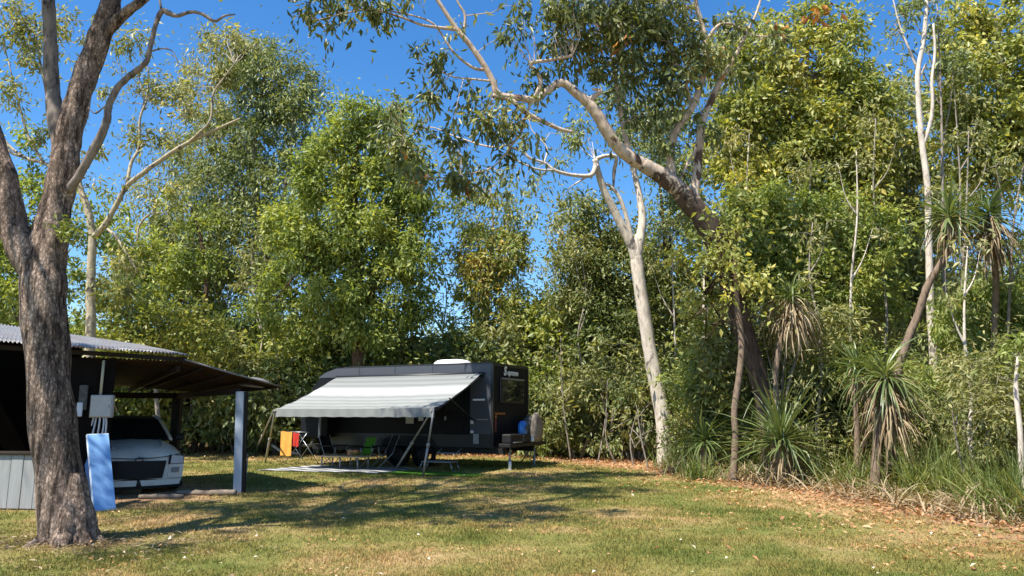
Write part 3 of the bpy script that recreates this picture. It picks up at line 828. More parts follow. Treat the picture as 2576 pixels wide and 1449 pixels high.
# ------------------------------------------------------------------ white car under the roof
def build_car():
    pos = G(395, 1222)
    dirc = Vector((0.56, -0.83, 0)).normalized()
    org = Vector((-7.50, 15.35, 0)); org.z = gz(org.x, org.y)
    car = thing('parked_car', org, 'old white car missing a headlight and its grille, parked under the shelter', 'car')
    fw = dirc; lt = Vector((-fw.y, fw.x, 0))      # lt: to the car's left
    def T(x, y, z): return org + lt * x - fw * y + Vector((0, 0, z))   # y: metres behind the nose
    # body: cross-sections from nose to tail; half width, heights
    st = [(0.0, 0.10, 0.30, 0.62, 0.72), (0.05, 0.42, 0.27, 0.645, 0.755), (0.115, 0.64, 0.25, 0.67, 0.79), (0.19, 0.79, 0.24, 0.70, 0.84), (0.34, 0.87, 0.22, 0.75, 0.91), (0.75, 0.90, 0.24, 0.82, 0.985), (1.20, 0.91, 0.25, 0.87, 1.035), (1.55, 0.91, 0.25, 0.90, 1.05), (2.4, 0.91, 0.25, 0.9, 1.0), (3.4, 0.91, 0.25, 0.9, 1.0), (4.1, 0.88, 0.28, 0.88, 0.98), (4.35, 0.78, 0.35, 0.8, 0.9)]
    mb = MB(); rings = []
    for (y, hw, zb, zs, zt) in st:
        ring = [(-hw * 0.9, zb), (-hw, zb + 0.12), (-hw * 1.0, (zb + zs) / 2), (-hw * 0.985, zs - 0.05), (-hw * 0.93, zs), (-hw * 0.62, zt - 0.02), (0, zt), (hw * 0.62, zt - 0.02), (hw * 0.93, zs), (hw * 0.985, zs - 0.05), (hw, (zb + zs) / 2), (hw, zb + 0.12), (hw * 0.9, zb)]
        rings.append([T(x, y, z) for x, z in ring])
    vs = [p for r in rings for p in r]; k = len(rings[0]); fs = []
    for i in range(len(rings) - 1):
        for j in range(k - 1): fs.append((i * k + j, i * k + j + 1, (i + 1) * k + j + 1, (i + 1) * k + j))
    fs.append(tuple(range(k))); fs.append(tuple(range((len(rings) - 1) * k, len(rings) * k))[::-1])
    mb.add(vs, fs, 0, True); body = mb.build('body', M['car_white'], car)
    # cabin
    cab = [(1.35, 0.80, 1.0), (2.05, 0.64, 1.46), (2.6, 0.64, 1.52), (3.6, 0.63, 1.47), (4.15, 0.72, 1.0)]
    mb = MB(); vs = []
    for y, hw, z in cab:
        vs += [T(-0.86, y, 0.97), T(-hw, y, z), T(0, y, z + 0.03 * (z > 1.2)), T(hw, y, z), T(0.86, y, 0.97)]
    fs = []
    for i in range(len(cab) - 1):
        for j in range(4): fs.append((i * 5 + j, i * 5 + j + 1, i * 5 + 6 + j, i * 5 + 5 + j))
    mb.add(vs, fs, 0, False); mb.build('cabin', M['black_plastic'], car)
    mb = MB()
    q = [T(-0.72, 1.40, 1.02), T(0.72, 1.40, 1.02), T(0.58, 2.0, 1.43), T(-0.58, 2.0, 1.43)]
    nn = (q[1] - q[0]).cross(q[3] - q[0]).normalized()
    if nn.z < 0: nn = -nn
    mb.prism(q, nn * 0.03, nn * 0.045); mb.build('windscreen', M['glass'], car)
    for sx in (-1, 1):
        mb = MB(); mb.tube([T(sx * 0.80, 1.36, 1.02), T(sx * 0.72, 1.7, 1.25), T(sx * 0.62, 2.05, 1.475), T(sx * 0.63, 2.8, 1.53)], 0.035, 6, sub=3); mb.build('pillar', M['car_white'], car)
        mb = MB(); mb.box(T(sx * 1.0, 1.55, 1.07), (0.2, 0.12, 0.14), rot=Matrix.Rotation(math.atan2(fw.y, fw.x) + math.pi / 2, 3, 'Z'), bev=0.03); mb.build('mirror', M['black_plastic'], car)
        for y in (0.78, 3.45):
            c = T(sx * 0.80, y, 0.33); ax = lt * sx
            mb = MB(); mb.lathe([(0.20, 0.1), (0.30, 0.11), (0.33, 0.07), (0.33, -0.07), (0.30, -0.11)], c, 24, ax); wl = mb.build('wheel', M['rubber'], car)
            mb = MB(); mb.lathe([(0.001, 0.10), (0.1, 0.105), (0.2, 0.085), (0.205, 0.06)], c, 18, ax); mb.build('rim', M['dull_steel'], wl)
    rz = Matrix.Rotation(math.atan2(lt.y, lt.x), 3, 'Z')
    def nose_poly(pts, y0, dep, m_, name, par=car, seg=8):
        # a curved plate that follows the rounded nose
        (xa, za), (xb, zb), (xc, zc), (xd, zd) = pts
        vs = []; fs = []
        for k in range(seg + 1):
            s_ = k / seg
            lo = (xa + (xb - xa) * s_, za + (zb - za) * s_); hi_ = (xd + (xc - xd) * s_, zd + (zc - zd) * s_)
            for (x, z) in (lo, hi_):
                y = y0 - .015 + .285 * x * x
                vs += [T(x, y, z), T(x, y + dep, z)]
        for k in range(seg):
            a = k * 4
            fs += [(a, a + 4, a + 6, a + 2), (a + 2, a + 6, a + 7, a + 3), (a + 1, a, a + 2, a + 3) if k == 0 else (a, a + 1, a + 5, a + 4), (a, a + 1, a + 5, a + 4)]
        a = seg * 4
        fs = [f for i, f in enumerate(fs) if f not in fs[:i]] + [(a, a + 1, a + 3, a + 2)]
        mb = MB(); mb.add(vs, fs, 0, False); return mb.build(name, m_, par)
    # bonnet lip, open grille hole, bumper pieces
    nose_poly([(-0.50, 0.30), (0.46, 0.30), (0.52, 0.64), (-0.50, 0.66)], -0.025, 0.05, M['black_plastic'], 'grille_opening')
    bp = nose_poly([(-0.80, 0.16), (0.80, 0.16), (0.84, 0.27), (-0.84, 0.27)], -0.05, 0.22, M['car_white'], 'bumper')
    nose_poly([(0.56, 0.30), (0.86, 0.28), (0.88, 0.56), (0.58, 0.56)], -0.03, 0.05, M['car_white'], 'bumper_corner')
    nose_poly([(-0.86, 0.28), (-0.56, 0.30), (-0.58, 0.56), (-0.88, 0.50)], -0.03, 0.05, M['car_white'], 'bumper_corner')
    nose_poly([(-0.90, 0.18), (0.90, 0.18), (0.86, 0.10), (-0.86, 0.10)], 0.0, 0.22, M['black_plastic'], 'air_dam')
    nose_poly([(0.60, 0.575), (0.87, 0.575), (0.86, 0.72), (0.62, 0.745)], -0.02, 0.05, M['lamp_glass'], 'headlight')
    nose_poly([(-0.89, 0.56), (-0.50, 0.575), (-0.54, 0.72), (-0.87, 0.755)], -0.02, 0.05, M['black_plastic'], 'empty_headlight_socket')
    nose_poly([(-0.05, 0.655), (0.05, 0.655), (0.05, 0.685), (-0.05, 0.685)], -0.02, 0.05, M['dull_steel'], 'badge')
    nose_poly([(0.62, 0.40), (0.78, 0.40), (0.78, 0.50), (0.62, 0.50)], -0.06, 0.02, M['dull_steel'], 'fog_light')
    nose_poly([(0.56, 0.565), (0.885, 0.565), (0.875, 0.735), (0.58, 0.755)], -0.012, 0.05, M['black_plastic'], 'headlight_surround')
    mb = MB(); mb.tube([T(-0.865, 0.30, 0.79), T(-0.62, 0.09, 0.735), T(-.3, 0.005, 0.705), T(0, -0.02, 0.695), T(.3, 0.005, 0.705), T(0.62, 0.09, 0.735), T(0.865, 0.30, 0.79), T(0.885, 0.9, 0.86), T(0.87, 1.4, 0.93)], 0.009, 5, sub=4); mb.build('bonnet_gap', M['black_plastic'], car)
    for s_ in (-1, 1):
        mb = MB(); mb.tube([T(s_ * .45, 0.25, 0.905), T(s_ * .52, 0.8, 0.985), T(s_ * .56, 1.3, 1.03)], 0.012, 5, sub=4); mb.build('bonnet_crease', M['car_white'], car)
    mb = MB(); mb.prism([T(-0.03, -0.085, 0.16), T(0.07, -0.085, 0.16), T(0.02, -0.085, 0.3), T(-0.01, -0.085, 0.3)], fw * 0.0, fw * -0.02); mb.build('tow_hook', M['black_plastic'], bp)
    for x in (-.6, .1):
        mb = MB(); mb.tube([T(x, 1.36, 1.035), T(x + .5, 1.5, 1.11)], 0.012, 5); mb.build('wiper', M['black_plastic'], car)
build_car()

# ------------------------------------------------------------------ black caravan with its awning
VC = Vector((-0.55, 21.4, 0)); BETA = 0.455
VL = Vector((-math.cos(BETA), math.sin(BETA), 0)); VW = Vector((math.sin(BETA), math.cos(BETA), 0))
VROT = Matrix.Rotation(math.atan2(VL.y, VL.x), 3, 'Z')   # local x along L
def V(l, w, z): return VC + VL * l + VW * w + Vector((0, 0, z))
van = thing('caravan', V(3.1, 1.2, 0), 'black off-road caravan with a pale grey awning rolled out on its side', 'caravan')
def vbox(mb, l0, l1, w0, w1, z0, z1, bev=0.0, mi=0):
    c = V((l0 + l1) / 2, (w0 + w1) / 2, (z0 + z1) / 2)
    mb.box(c, (l1 - l0, abs(w1 - w0), z1 - z0), mi, VROT, bev)
HT = 3.0
prof = [(0, 0.62), (0, 2.98), (0.05, HT), (5.6, HT + 0.02), (6.1, 2.86), (6.55, 2.40), (6.6, 1.05), (6.2, 0.62)]
mb = MB()
mb.prism([V(l, 0, z) for l, z in prof][::-1], VW * 0.0, VW * 2.38)
van_body = mb.build('body', [M['van_black']], van)
# corner mouldings, roof edge trim and panel joints proud of the wall
mb = MB()
vbox(mb, -0.02, 0.05, -0.015, 0.05, 0.6, 3.0); vbox(mb, -0.02, 0.05, 2.33, 2.395, 0.6, 3.0)
vbox(mb, -0.018, 0.03, 0.05, 2.33, 2.93, 3.015); vbox(mb, -0.018, 0.03, 0.05, 2.33, 0.58, 0.68)
mb.build('corner_trim', M['van_trim'], van)
mb = MB()
vbox(mb, 0.05, 5.33, -0.012, 0.0 - 0.001, 2.99, 3.03)
for l in (0.9, 2.0, 3.35, 4.7): vbox(mb, l, l + 0.012, -0.018, -0.0125, 2.70, 2.98)
mb.build('panel_joint', M['van_trim'], van_body)
mb = MB(); vbox(mb, 0.06, 5.9, -0.02, -0.002, 0.62, 0.98); mb.build('lower_cladding', M['van_trim'], van)
mb = MB(); vbox(mb, -0.3, 6.6, 0.15, 0.30, 0.45, 0.60); vbox(mb, -0.3, 6.6, 2.08, 2.23, 0.45, 0.60); vbox(mb, 2.0, 3.6, 0.3, 2.1, 0.38, 0.46); mb.build('chassis', M['black_plastic'], van)
mb = MB(); vbox(mb, 0.052, 5.6, -0.012, -0.001, 2.70, 2.985)  # sunlit strip above the awning, painted lighter than the black shaded wall
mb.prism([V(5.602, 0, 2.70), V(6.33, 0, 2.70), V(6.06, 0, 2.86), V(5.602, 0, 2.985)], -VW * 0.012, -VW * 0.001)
mb.build('sunlit_upper_side', M['van_grey'], van)
mb = MB(); vbox(mb, 0.052, 0.72, -0.012, -0.001, 0.99, 2.697); mb.build('sunlit_side_corner', M['van_grey'], van)  # sun on the rear corner of the side, put in as lighter grey
# rear wall: window with frame, logo, lights
mb = MB(); vbox(mb, -0.045, -0.001, 0.42, 2.02, 1.88, 2.62, 0.02); wf_ = mb.build('rear_window', M['van_trim'], van)
mb = MB(); vbox(mb, -0.06, -0.046, 0.50, 1.94, 1.95, 2.55); mb.build('pane', M['glass'], wf_)
mb = MB(); vbox(mb, -0.075, -0.0605, 0.46, 1.98, 2.56, 2.60); mb.build('rain_lip', M['dull_steel'], wf_)
for w in (0.12, 2.26):
    mb = MB(); vbox(mb, -0.05, -0.021, w - 0.05, w + 0.05, 1.05, 1.42, 0.01); tl = mb.build('tail_light', M['red_lens'], van)
    mb = MB(); vbox(mb, -0.055, -0.021, w - 0.05, w + 0.05, 1.44, 1.53, 0.01); mb.build('indicator', M['orange_lens'], tl)
mb = MB(); vbox(mb, -0.03, -0.001, 0.09, 0.75, 1.545, 1.60); mb.build('marker_strip', M['orange_lens'], van)
# logo and name in white
def lettering(txt, size, mtl, name, parent, pos, xdir, zdir, ext=0.004, shear=0.0, bold=0.0):
    cu = bpy.data.curves.new(name, 'FONT'); cu.body = txt; cu.size = size; cu.extrude = ext; cu.shear = shear; cu.offset = bold
    cu.materials.append(mtl)
    to = bpy.data.objects.new(name, cu); COL.objects.link(to)
    dg = bpy.context.evaluated_depsgraph_get(); me = bpy.data.meshes.new_from_object(to.evaluated_get(dg))
    bpy.data.objects.remove(to)
    o = bpy.data.objects.new(name, me); COL.objects.link(o)
    x = Vector(xdir).normalized(); y = Vector(zdir).normalized(); z = x.cross(y)
    mtx = Matrix((x, y, z)).transposed().to_4x4(); mtx.translation = pos
    o.matrix_basis = mtx
    o.parent = parent; o.matrix_parent_inverse = parent.matrix_basis.inverted()
    return o
lettering('S', 0.36, M['white_paint'], 'logo', van, V(-0.022, 0.66, 2.69), VW, (0, 0, 1), 0.004, 0.2, 0.012)
lettering('upreme', 0.235, M['white_paint'], 'lettering', van, V(-0.022, 0.89, 2.70), VW, (0, 0, 1), 0.004, 0.25, 0.006)
# rear carrier with gear
mb = MB(); vbox(mb, -0.58, -0.22, -0.05, 2.45, 0.64, 0.74, 0.01); vbox(mb, -0.55, -0.02, 0.25, 0.35, 0.62, 0.70); vbox(mb, -0.55, -0.02, 2.05, 2.15, 0.62, 0.70); mb.build('rear_bar', M['black_plastic'], van)
for (l, w, col_) in ((-0.40, 0.3, 'white_paint'), (-0.36, 2.05, 'dull_steel')):
    mb = MB(); mb.tube([V(l, w, 0.66), V(l, w, -0.01)], 0.028, 8); mb.tube([V(l, w, 0.30), V(l, w, -0.01)], 0.04, 8)
    lg = mb.build('stabiliser_leg', M['dull_steel' if col_ == 'dull_steel' else 'pole_alloy'], van)
    mb = MB(); vbox(mb, l - 0.08, l + 0.08, w - 0.08, w + 0.08, 0.0, 0.03, 0.005); mb.build('foot', M['dull_steel'], lg)
    if col_ == 'white_paint':
        mb = MB(); mb.tube([V(l, w, 0.03), V(l, w, 0.24)], 0.046, 8); mb.build('sleeve', M['white_paint'], lg)
mb = MB(); mb.lathe([(0.18, 0.12), (0.34, 0.13), (0.40, 0.07), (0.40, -0.07), (0.34, -0.13), (0.1, -0.13)], V(-0.28, 1.95, 1.12), 24, VL); sw_ = mb.build('spare_wheel', M['grey_cover'], van)
mb = MB(); mb.lathe([(0.001, 0.15), (0.1, 0.155), (0.20, 0.13), (0.21, 0.08)], V(-0.28, 1.95, 1.12), 18, -VL); mb.build('rim', M['dull_steel'], sw_)
# side wheels
for l in (2.35, 3.25):
    mb = MB(); mb.lathe([(0.2, 0.11), (0.34, 0.13), (0.38, 0.08), (0.38, -0.08), (0.34, -0.13)], V(l, 0.12, 0.38), 26, VW); wl = mb.build('wheel', M['rubber'], van)
    mb = MB(); mb.lathe([(0.001, 0.10), (0.1, 0.12), (0.2, 0.09), (0.22, 0.05)], V(l, 0.12, 0.38), 18, -VW); mb.build('rim', M['black_plastic'], wl)
mb = MB()
pr = [V(1.85, 0, 0.62), V(1.95, 0, 0.82), V(2.15, 0, 0.93), V(3.45, 0, 0.93), V(3.65, 0, 0.82), V(3.75, 0, 0.62)]
mb.prism(pr, -VW * 0.045, -VW * 0.021); mb.build('wheel_arch', M['black_plastic'], van)
# door, side windows, fittings below the awning
mb = MB(); vbox(mb, 0.95, 1.62, -0.03, -0.001, 0.99, 2.62, 0.012); dr = mb.build('door', M['van_black'], van)
mb = MB(); vbox(mb, 1.03, 1.54, -0.04, -0.031, 1.6, 2.45); mb.build('fly_screen', M['glass'], dr)
mb = MB(); vbox(mb, 1.5, 1.56, -0.06, -0.031, 1.38, 1.5, 0.01); mb.build('handle', M['dull_steel'], dr)
for l0, l1, z0, z1 in ((2.1, 3.0, 1.7, 2.35), (3.9, 4.7, 1.7, 2.35)):
    mb = MB(); vbox(mb, l0, l1, -0.03, -0.001, z0, z1, 0.02); wf_ = mb.build('window', M['van_trim'], van)
    mb = MB(); vbox(mb, l0 + .06, l1 - .06, -0.042, -0.031, z0 + .06, z1 - .06); mb.build('pane', M['glass'], wf_)
mb = MB(); vbox(mb, 0.24, 0.62, -0.05, -0.0125, 1.94, 1.99, 0.005); mb.build('outside_light', M['white_paint'], van)
mb = MB(); vbox(mb, 0.14, 0.5, -0.02, -0.0125, 1.39, 1.42); mb.build('hatch_lip', M['dull_steel'], van)
mb = MB(); vbox(mb, 0.6, 0.70, -0.04, -0.0125, 1.28, 1.38, 0.01); vbox(mb, 0.6, 0.70, -0.04, -0.0125, 1.02, 1.1, 0.01); mb.build('socket', M['white_cable'], van)
mb = MB(); vbox(mb, 0.42, 0.60, -0.05, -0.022, 0.72, 1.0, 0.01); mb.build('tap_box', M['dull_steel'], van)
mb = MB(); vbox(mb, 2.62, 2.9, -0.05, -0.045, 1.28, 1.62); nt_ = mb.build('pinned_notice', M['grey_box'], van)
mb = MB(); vbox(mb, 2.3, 2.48, -0.04, -0.001, 1.36, 1.56, 0.01); mb.build('outlet_panel', M['white_cable'], van)
# front box with its hatch swung open
mb = MB(); vbox(mb, 5.55, 6.45, -0.62, -0.03, 0.85, 1.54, 0.02); fb = mb.build('front_locker', M['van_black'], van)
mb = MB(); vbox(mb, 5.35, 6.3, -1.1, -0.05, 1.565, 1.61, 0.01); ht = mb.build('locker_lid', M['white_paint'], van)
mb = MB(); vbox(mb, 5.36, 5.46, -0.95, -0.64, 0.85, 1.56, 0.01); mb.build('locker_door', M['van_grey'], van)
mb = MB(); vbox(mb, 5.465, 5.50, -0.80, -0.74, 1.25, 1.45, 0.01); mb.build('locker_strap', M['dull_steel'], van)
mb = MB(); mb.tube([V(6.3, 0.5, 0.55), V(7.9, 1.19, 0.5)], 0.05, 6); mb.tube([V(6.3, 1.9, 0.55), V(7.9, 1.19, 0.5)], 0.05, 6); mb.build('drawbar', M['black_plastic'], van)
# roof air conditioner
c = V(1.95, 1.05, HT)
mb = MB()
prof = [(-0.55, -0.36), (0.55, -0.36), (0.55, 0.36), (-0.55, 0.36)]
lv = [(0.0, 0.98), (0.06, 1.0), (0.13, 0.94), (0.19, 0.80), (0.215, 0.62)]
vs = []
for z, s_ in lv:
    for a in range(24):
        t = 2 * math.pi * a / 24
        ca, sa = math.cos(t), math.sin(t)
        x = 0.56 * s_ * math.copysign(abs(ca) ** 0.4, ca); y = 0.38 * s_ * math.copysign(abs(sa) ** 0.4, sa)
        vs.append(c + VROT @ Vector((x, y, z)))
fs = [(i * 24 + k, i * 24 + (k + 1) % 24, (i + 1) * 24 + (k + 1) % 24, (i + 1) * 24 + k) for i in range(4) for k in range(24)]
fs.append(tuple(range(96, 120)))
mb.add(vs, fs, 0, True)
mb.build('air_conditioner', M['white_paint'], van)
# awning
AW0, AW1 = 0.32, 5.52
def awn(l, t):       # t 0 at the van, 1 at the roller
    w = -0.10 - 2.45 * t
    z = 2.70 - 1.00 * t - 0.10 * math.sin(math.pi * t) * (0.6 + 0.4 * math.sin(math.pi * (l - AW0) / (AW1 - AW0)))
    l2 = l
    return V(l2, w, z)
nu, nv = 60, 34
vs, fs, down = [], [], []
for s_ in (0, 1):
    for j in range(nv + 1):
        for i in range(nu + 1):
            l = AW0 + (AW1 - AW0) * i / nu + (0.12 * (j / nv) if i == nu else 0)
            p = awn(l, j / nv); p.z += 0.006 * math.sin(l * 9 + j * .7) * (j / nv) - 0.004 * s_
            p.z += 0.012 * noise.noise((l * 0.8, j * 0.25, 3.0))
            vs.append(p); down.append(j / nv)
o_ = (nu + 1) * (nv + 1)
for j in range(nv):
    for i in range(nu):
        a = j * (nu + 1) + i
        fs.append((a, a + 1, a + nu + 2, a + nu + 1)); fs.append((o_ + a + nu + 1, o_ + a + nu + 2, o_ + a + 1, o_ + a))
mb = MB(); mb.add(vs, fs, 0, True)
aw = mb.build('awning', M['awning_cloth'], van)
at = aw.data.attributes.new('down', 'FLOAT', 'POINT'); at.data.foreach_set('value', np.array(down, np.float32))
fe = [awn(AW0, 1.0), awn(AW1 + 0.1, 1.0)]
mb = MB(); mb.tube([fe[0] + Vector((0, 0, -0.01)), fe[1] + Vector((0, 0, -0.01))], 0.036, 12); mb.build('roller', M['valance_cloth'], aw)
mb = MB(); vs, fs = [], []
for s_ in (0, 1):
    for i in range(81):
        t = i / 80; p = fe[0].lerp(fe[1], t) - VW * (0.04 - 0.006 * s_) 
        vs += [p + Vector((0, 0, 0.0)), p + Vector((0, 0, -0.10)) - VW * 0.004 * math.sin(i * .9), p + Vector((0, 0, -0.215 - 0.006 * math.sin(i * 0.8))) - VW * 0.01 * math.sin(i * .9)]
for s_ in (0, 1):
    for i in range(80):
        for k in (0, 1):
            a = s_ * 243 + i * 3 + k; q = (a, a + 1, a + 4, a + 3); fs.append(q if s_ else q[::-1])
mb.add(vs, fs, 0, True); mb.build('valance', M['valance_cloth'], aw)
mb = MB(); a, c = V(AW0 - 0.06, -0.06, 2.70), V(AW1 + 0.05, -0.06, 2.70); mb.tube([a, c], 0.055, 10); mb.build('cassette', M['van_trim'], aw)
for l in (AW0 - 0.02, AW1 + 0.07):
    mb = MB(); e = awn(l, 1.0)
    mb.tube([V(l, -0.06, 2.64), e + VW * 0.05 + Vector((0, 0, -0.035))], 0.026, 6)
    mb.tube([V(l + (0.25 if l < 1 else -0.2), -0.03, 1.35), V(l, -1.9, 1.98)], 0.018, 6)
    mb.build('rafter_arm', M['black_plastic'], aw)
mb = MB(); c = fe[0]; mb.box(c + Vector((0, 0, 0)) - VL * 0.04, (0.07, 0.13, 0.10), 0, VROT, 0.01); mb.build('end_cap', M['black_plastic'], aw)
def pole(top, foot):
    mb = MB(); f = Vector(foot); f.z = gz(f.x, f.y) - 0.02
    mid = top.lerp(f, 0.52)
    mb.tube([top, mid], 0.024, 8); mb.tube([mid, f], 0.032, 8)
    p = mb.build('pole', M['pole_alloy'], aw)
    mb = MB(); mb.lathe([(0.001, 0.05), (0.045, 0.05), (0.045, -0.05), (0.001, -0.05)], mid, 8, (top - f)); mb.build('clamp', M['pole_alloy'], p)
t0 = fe[0] + Vector((0, 0, -0.03)); t1 = fe[1] + Vector((0, 0, -0.03))
pole(t0 - VW * 0.07, G(1064, 1197)); pole(t0 - VW * 0.07 + VL * 0.05, G(993, 1185))
pole(t1 - VW * 0.07, G(667, 1163)); pole(t1 - VW * 0.07 + VL * .05, G(640, 1140))

# ------------------------------------------------------------------ camp gear round the caravan
def gr(px, py, dz=0.0):
    g = G(px, py); g.z = gz(g.x, g.y) + dz; return g
# mats
def mat_sheet(name, corners, mtl, label):
    mb = MB(); vs, fs = [], []
    P = [Vector(c) for c in corners]
    nu, nv = 26, 10
    for j in range(nv + 1):
        for i in range(nu + 1):
            p = P[0].lerp(P[1], i / nu).lerp(P[3].lerp(P[2], i / nu), j / nv)
            p.z = gz(p.x, p.y) + 0.035 + 0.008 * noise.noise(p * 2.0); vs.append(p)
    n1 = nu + 1
    for j in range(nv):
        for i in range(nu):
            a = j * n1 + i; fs.append((a, a + 1, a + n1 + 1, a + n1))
    edge = [i for i in range(n1)] + [(j + 1) * n1 - 1 + n1 for j in range(nv)][:-1] + [nv * n1 + nu - i for i in range(n1)] + [(nv - j) * n1 for j in range(1, nv)]
    mb.add(vs, fs, 0, True)
    base = len(mb.v); mb.v += [(x, y, z - 0.012) for x, y, z in vs]
    k = len(edge)
    for i in range(k): mb.f.append([edge[i], base + edge[i], base + edge[(i + 1) % k], edge[(i + 1) % k]]); mb.mi.append(0); mb.sm.append(False)
    o = mb.build(name, mtl); return tag(o, label, 'mat')
mat_sheet('ground_mat', [V(2.05, -2.55, 0), V(5.75, -3.05, 0), V(5.7, -0.7, 0), V(2.1, -0.55, 0)], M['striped_mat'], 'grey mat with pale slanting bars spread under the awning')
mat_sheet('grass_mat', [V(-0.55, -1.9, 0), V(1.95, -2.3, 0), V(1.95, -1.3, 0), V(-0.4, -1.2, 0)], M['green_mat'], 'bright green mat on the grass in front of the caravan door')

# clothes airer with cloths
ca = gr(760, 1168)
ar = thing('clothes_airer', ca, 'silver folding clothes airer at the left end of the awning', 'clothes airer')
u1 = (VL * -1).normalized(); w1 = VW
def A(x, y, z): return ca + u1 * x + w1 * y + Vector((0, 0, z))
for y in (-0.28, 0.28):
    mb = MB(); mb.tube([A(-0.5, y, 0), A(0.42, y, 1.0)], 0.012, 6); mb.tube([A(0.42, y, 0.0), A(-0.5, y, 1.0)], 0.012, 6); mb.build('leg_frame', M['steel'], ar)
mb = MB()
for x in np.linspace(-0.75, 0.45, 9): mb.tube([A(x, -0.3, 1.0), A(x, 0.3, 1.0)], 0.007, 5)
for y in (-0.3, 0.3): mb.tube([A(-0.78, y, 1.0), A(0.47, y, 1.0)], 0.012, 6)
mb.build('rack', M['steel'], ar)
def cloth(x0, x1, y, z1, z0, mtl, name, label):
    mb = MB(); vs, fs = [], []
    for s_ in (0, 1):
        for j in range(9):
            for i in range(13):
                t = i / 12; x = x0 + (x1 - x0) * t
                vs.append(A(x, y + 0.018 * math.sin(t * 11 + j * .2) * (j / 8) - 0.006 * s_, z1 + (z0 - z1) * j / 8 + 0.012 * math.sin(t * 7)))
    for s_ in (0, 1):
        for j in range(8):
            for i in range(12):
                a = s_ * 117 + j * 13 + i; q = (a, a + 1, a + 14, a + 13); fs.append(q if s_ else q[::-1])
    mb.add(vs, fs, 0, True); return tag(mb.build(name, mtl), label, 'cloth')
cloth(-0.62, -0.16, -0.335, 1.01, 0.27, M['orange_cloth'], 'orange_towel', 'plain orange towel hanging long from the clothes airer')
cloth(-0.13, 0.12, -0.33, 0.98, 0.56, M['red_cloth'], 'red_cloth', 'short red cloth hanging next to the orange towel')
cloth(0.0, 0.45, 0.32, 1.0, 0.86, M['white_cloth'], 'white_cloth', 'white cloth over the far rail of the clothes airer')

# low table with a slatted wooden top
c = gr(868, 1181)
tb = thing('camp_table', c, 'low camp table with a pale wooden slatted top under the awning', 'table')
def TP(x, y, z): return c + u1 * x + w1 * y + Vector((0, 0, z))
mb = MB()
for k in range(6): mb.box(TP(0, -0.27 + k * 0.108, 0.37), (1.55, 0.10, 0.025), 0, Matrix.Rotation(math.atan2(u1.y, u1.x), 3, 'Z'), 0.004)
mb.build('table_top', M['pale_wood'], tb)
for x in (-0.65, 0.0, 0.62):
    for y in (-0.24, 0.24):
        mb = MB(); mb.tube([TP(x, y, 0.36), TP(x, y, 0.0)], 0.022, 8); mb.build('leg', M['dull_steel'], tb)
# camp chairs
def camp_chair(px, py, cloth_m, face, label, s_=1.0, group=None):
    c = gr(px, py); ch = thing('camp_chair', c, label, 'chair', group)
    f = Vector((math.cos(face), math.sin(face), 0)); r = Vector((f.y, -f.x, 0))
    def Q(x, y, z): return c + (r * x + f * y + Vector((0, 0, z))) * s_
    mb = MB()
    vs = [Q(-.25, .24, .44), Q(.25, .24, .44), Q(.25, -.2, .38), Q(-.25, -.2, .38)]
    mb.prism(vs, (0, 0, 0), (0, 0, .02)); mb.build('seat', cloth_m, ch)
    mb = MB(); vs, fs = [], []
    for s2 in (0, 1):
        for j in range(7):
            for i in range(7):
                x = -.26 + .52 * i / 6; vs.append(Q(x * (1 - .02 * j), -.2 - .03 * j - .05 * (1 - (x / .26) ** 2) - .012 * s2, .40 + .5 * j / 6 + .02 * math.cos(x * 6)))
    for s2 in (0, 1):
        for j in range(6):
            for i in range(6):
                a = s2 * 49 + j * 7 + i; q = (a, a + 1, a + 8, a + 7); fs.append(q if s2 else q[::-1])
    mb.add(vs, fs, 0, True); mb.build('backrest', cloth_m, ch)
    for sx in (-1, 1):
        mb = MB(); mb.tube([Q(sx * .27, .28, 0), Q(sx * .27, -.18, .42), Q(sx * .27, -.40, .95)], 0.012, 6); mb.build('back_tube', M['dull_steel'], ch)
        mb = MB(); mb.tube([Q(sx * .27, -.32, 0), Q(sx * .27, .22, .44), Q(sx * .28, .24, .62)], 0.012, 6); mb.build('leg', M['dull_steel'], ch)
        mb = MB(); mb.tube([Q(sx * .28, .26, .63), Q(sx * .28, -.28, .63)], 0.018, 6); mb.build('armrest', M['black_plastic'], ch)
    return ch
camp_chair(908, 1177, M['green_cloth'], -2.3, 'bright green camp chair in the shade under the awning', 0.95)
camp_chair(840, 1175, M['black_cloth'], -0.4, 'black camp chair just right of the clothes airer', 1.0)
camp_chair(962, 1180, M['black_cloth'], -2.6, 'black camp chair just right of the green chair', 1.0)
# folding step by the door
c = V(1.25, -0.75, 0); c.z = gz(c.x, c.y)
stp = thing('step', c, 'wide metal step with bent legs in front of the caravan door', 'step')
mb = MB(); vbox(mb, 0.8, 1.75, -0.95, -0.55, 0.235, 0.27, 0.008); mb.build('tread', M['dull_steel'], stp)
for l in (0.82, 1.73):
    mb = MB(); k = -0.1 if l < 1 else 0.1
    for w in (-0.93, -0.57): mb.tube([V(l, w, 0.24), V(l + k, w, c.z)], 0.016, 6)
    mb.tube([V(l + k, -0.93, c.z + .02), V(l + k, -0.57, c.z + .02)], 0.016, 6); mb.build('leg', M['steel'], stp)
mb = MB(); c2 = V(1.22, -0.02, 0); vbox(mb, 0.95, 1.62, -0.36, -0.03, 0.44, 0.475, 0.006); mb.tube([V(0.97, -0.05, 0.6), V(0.97, -0.34, 0.46)], .014, 6); mb.tube([V(1.6, -0.05, 0.6), V(1.6, -0.34, 0.46)], .014, 6)
mb.build('fold_out_step', M['dull_steel'], van)
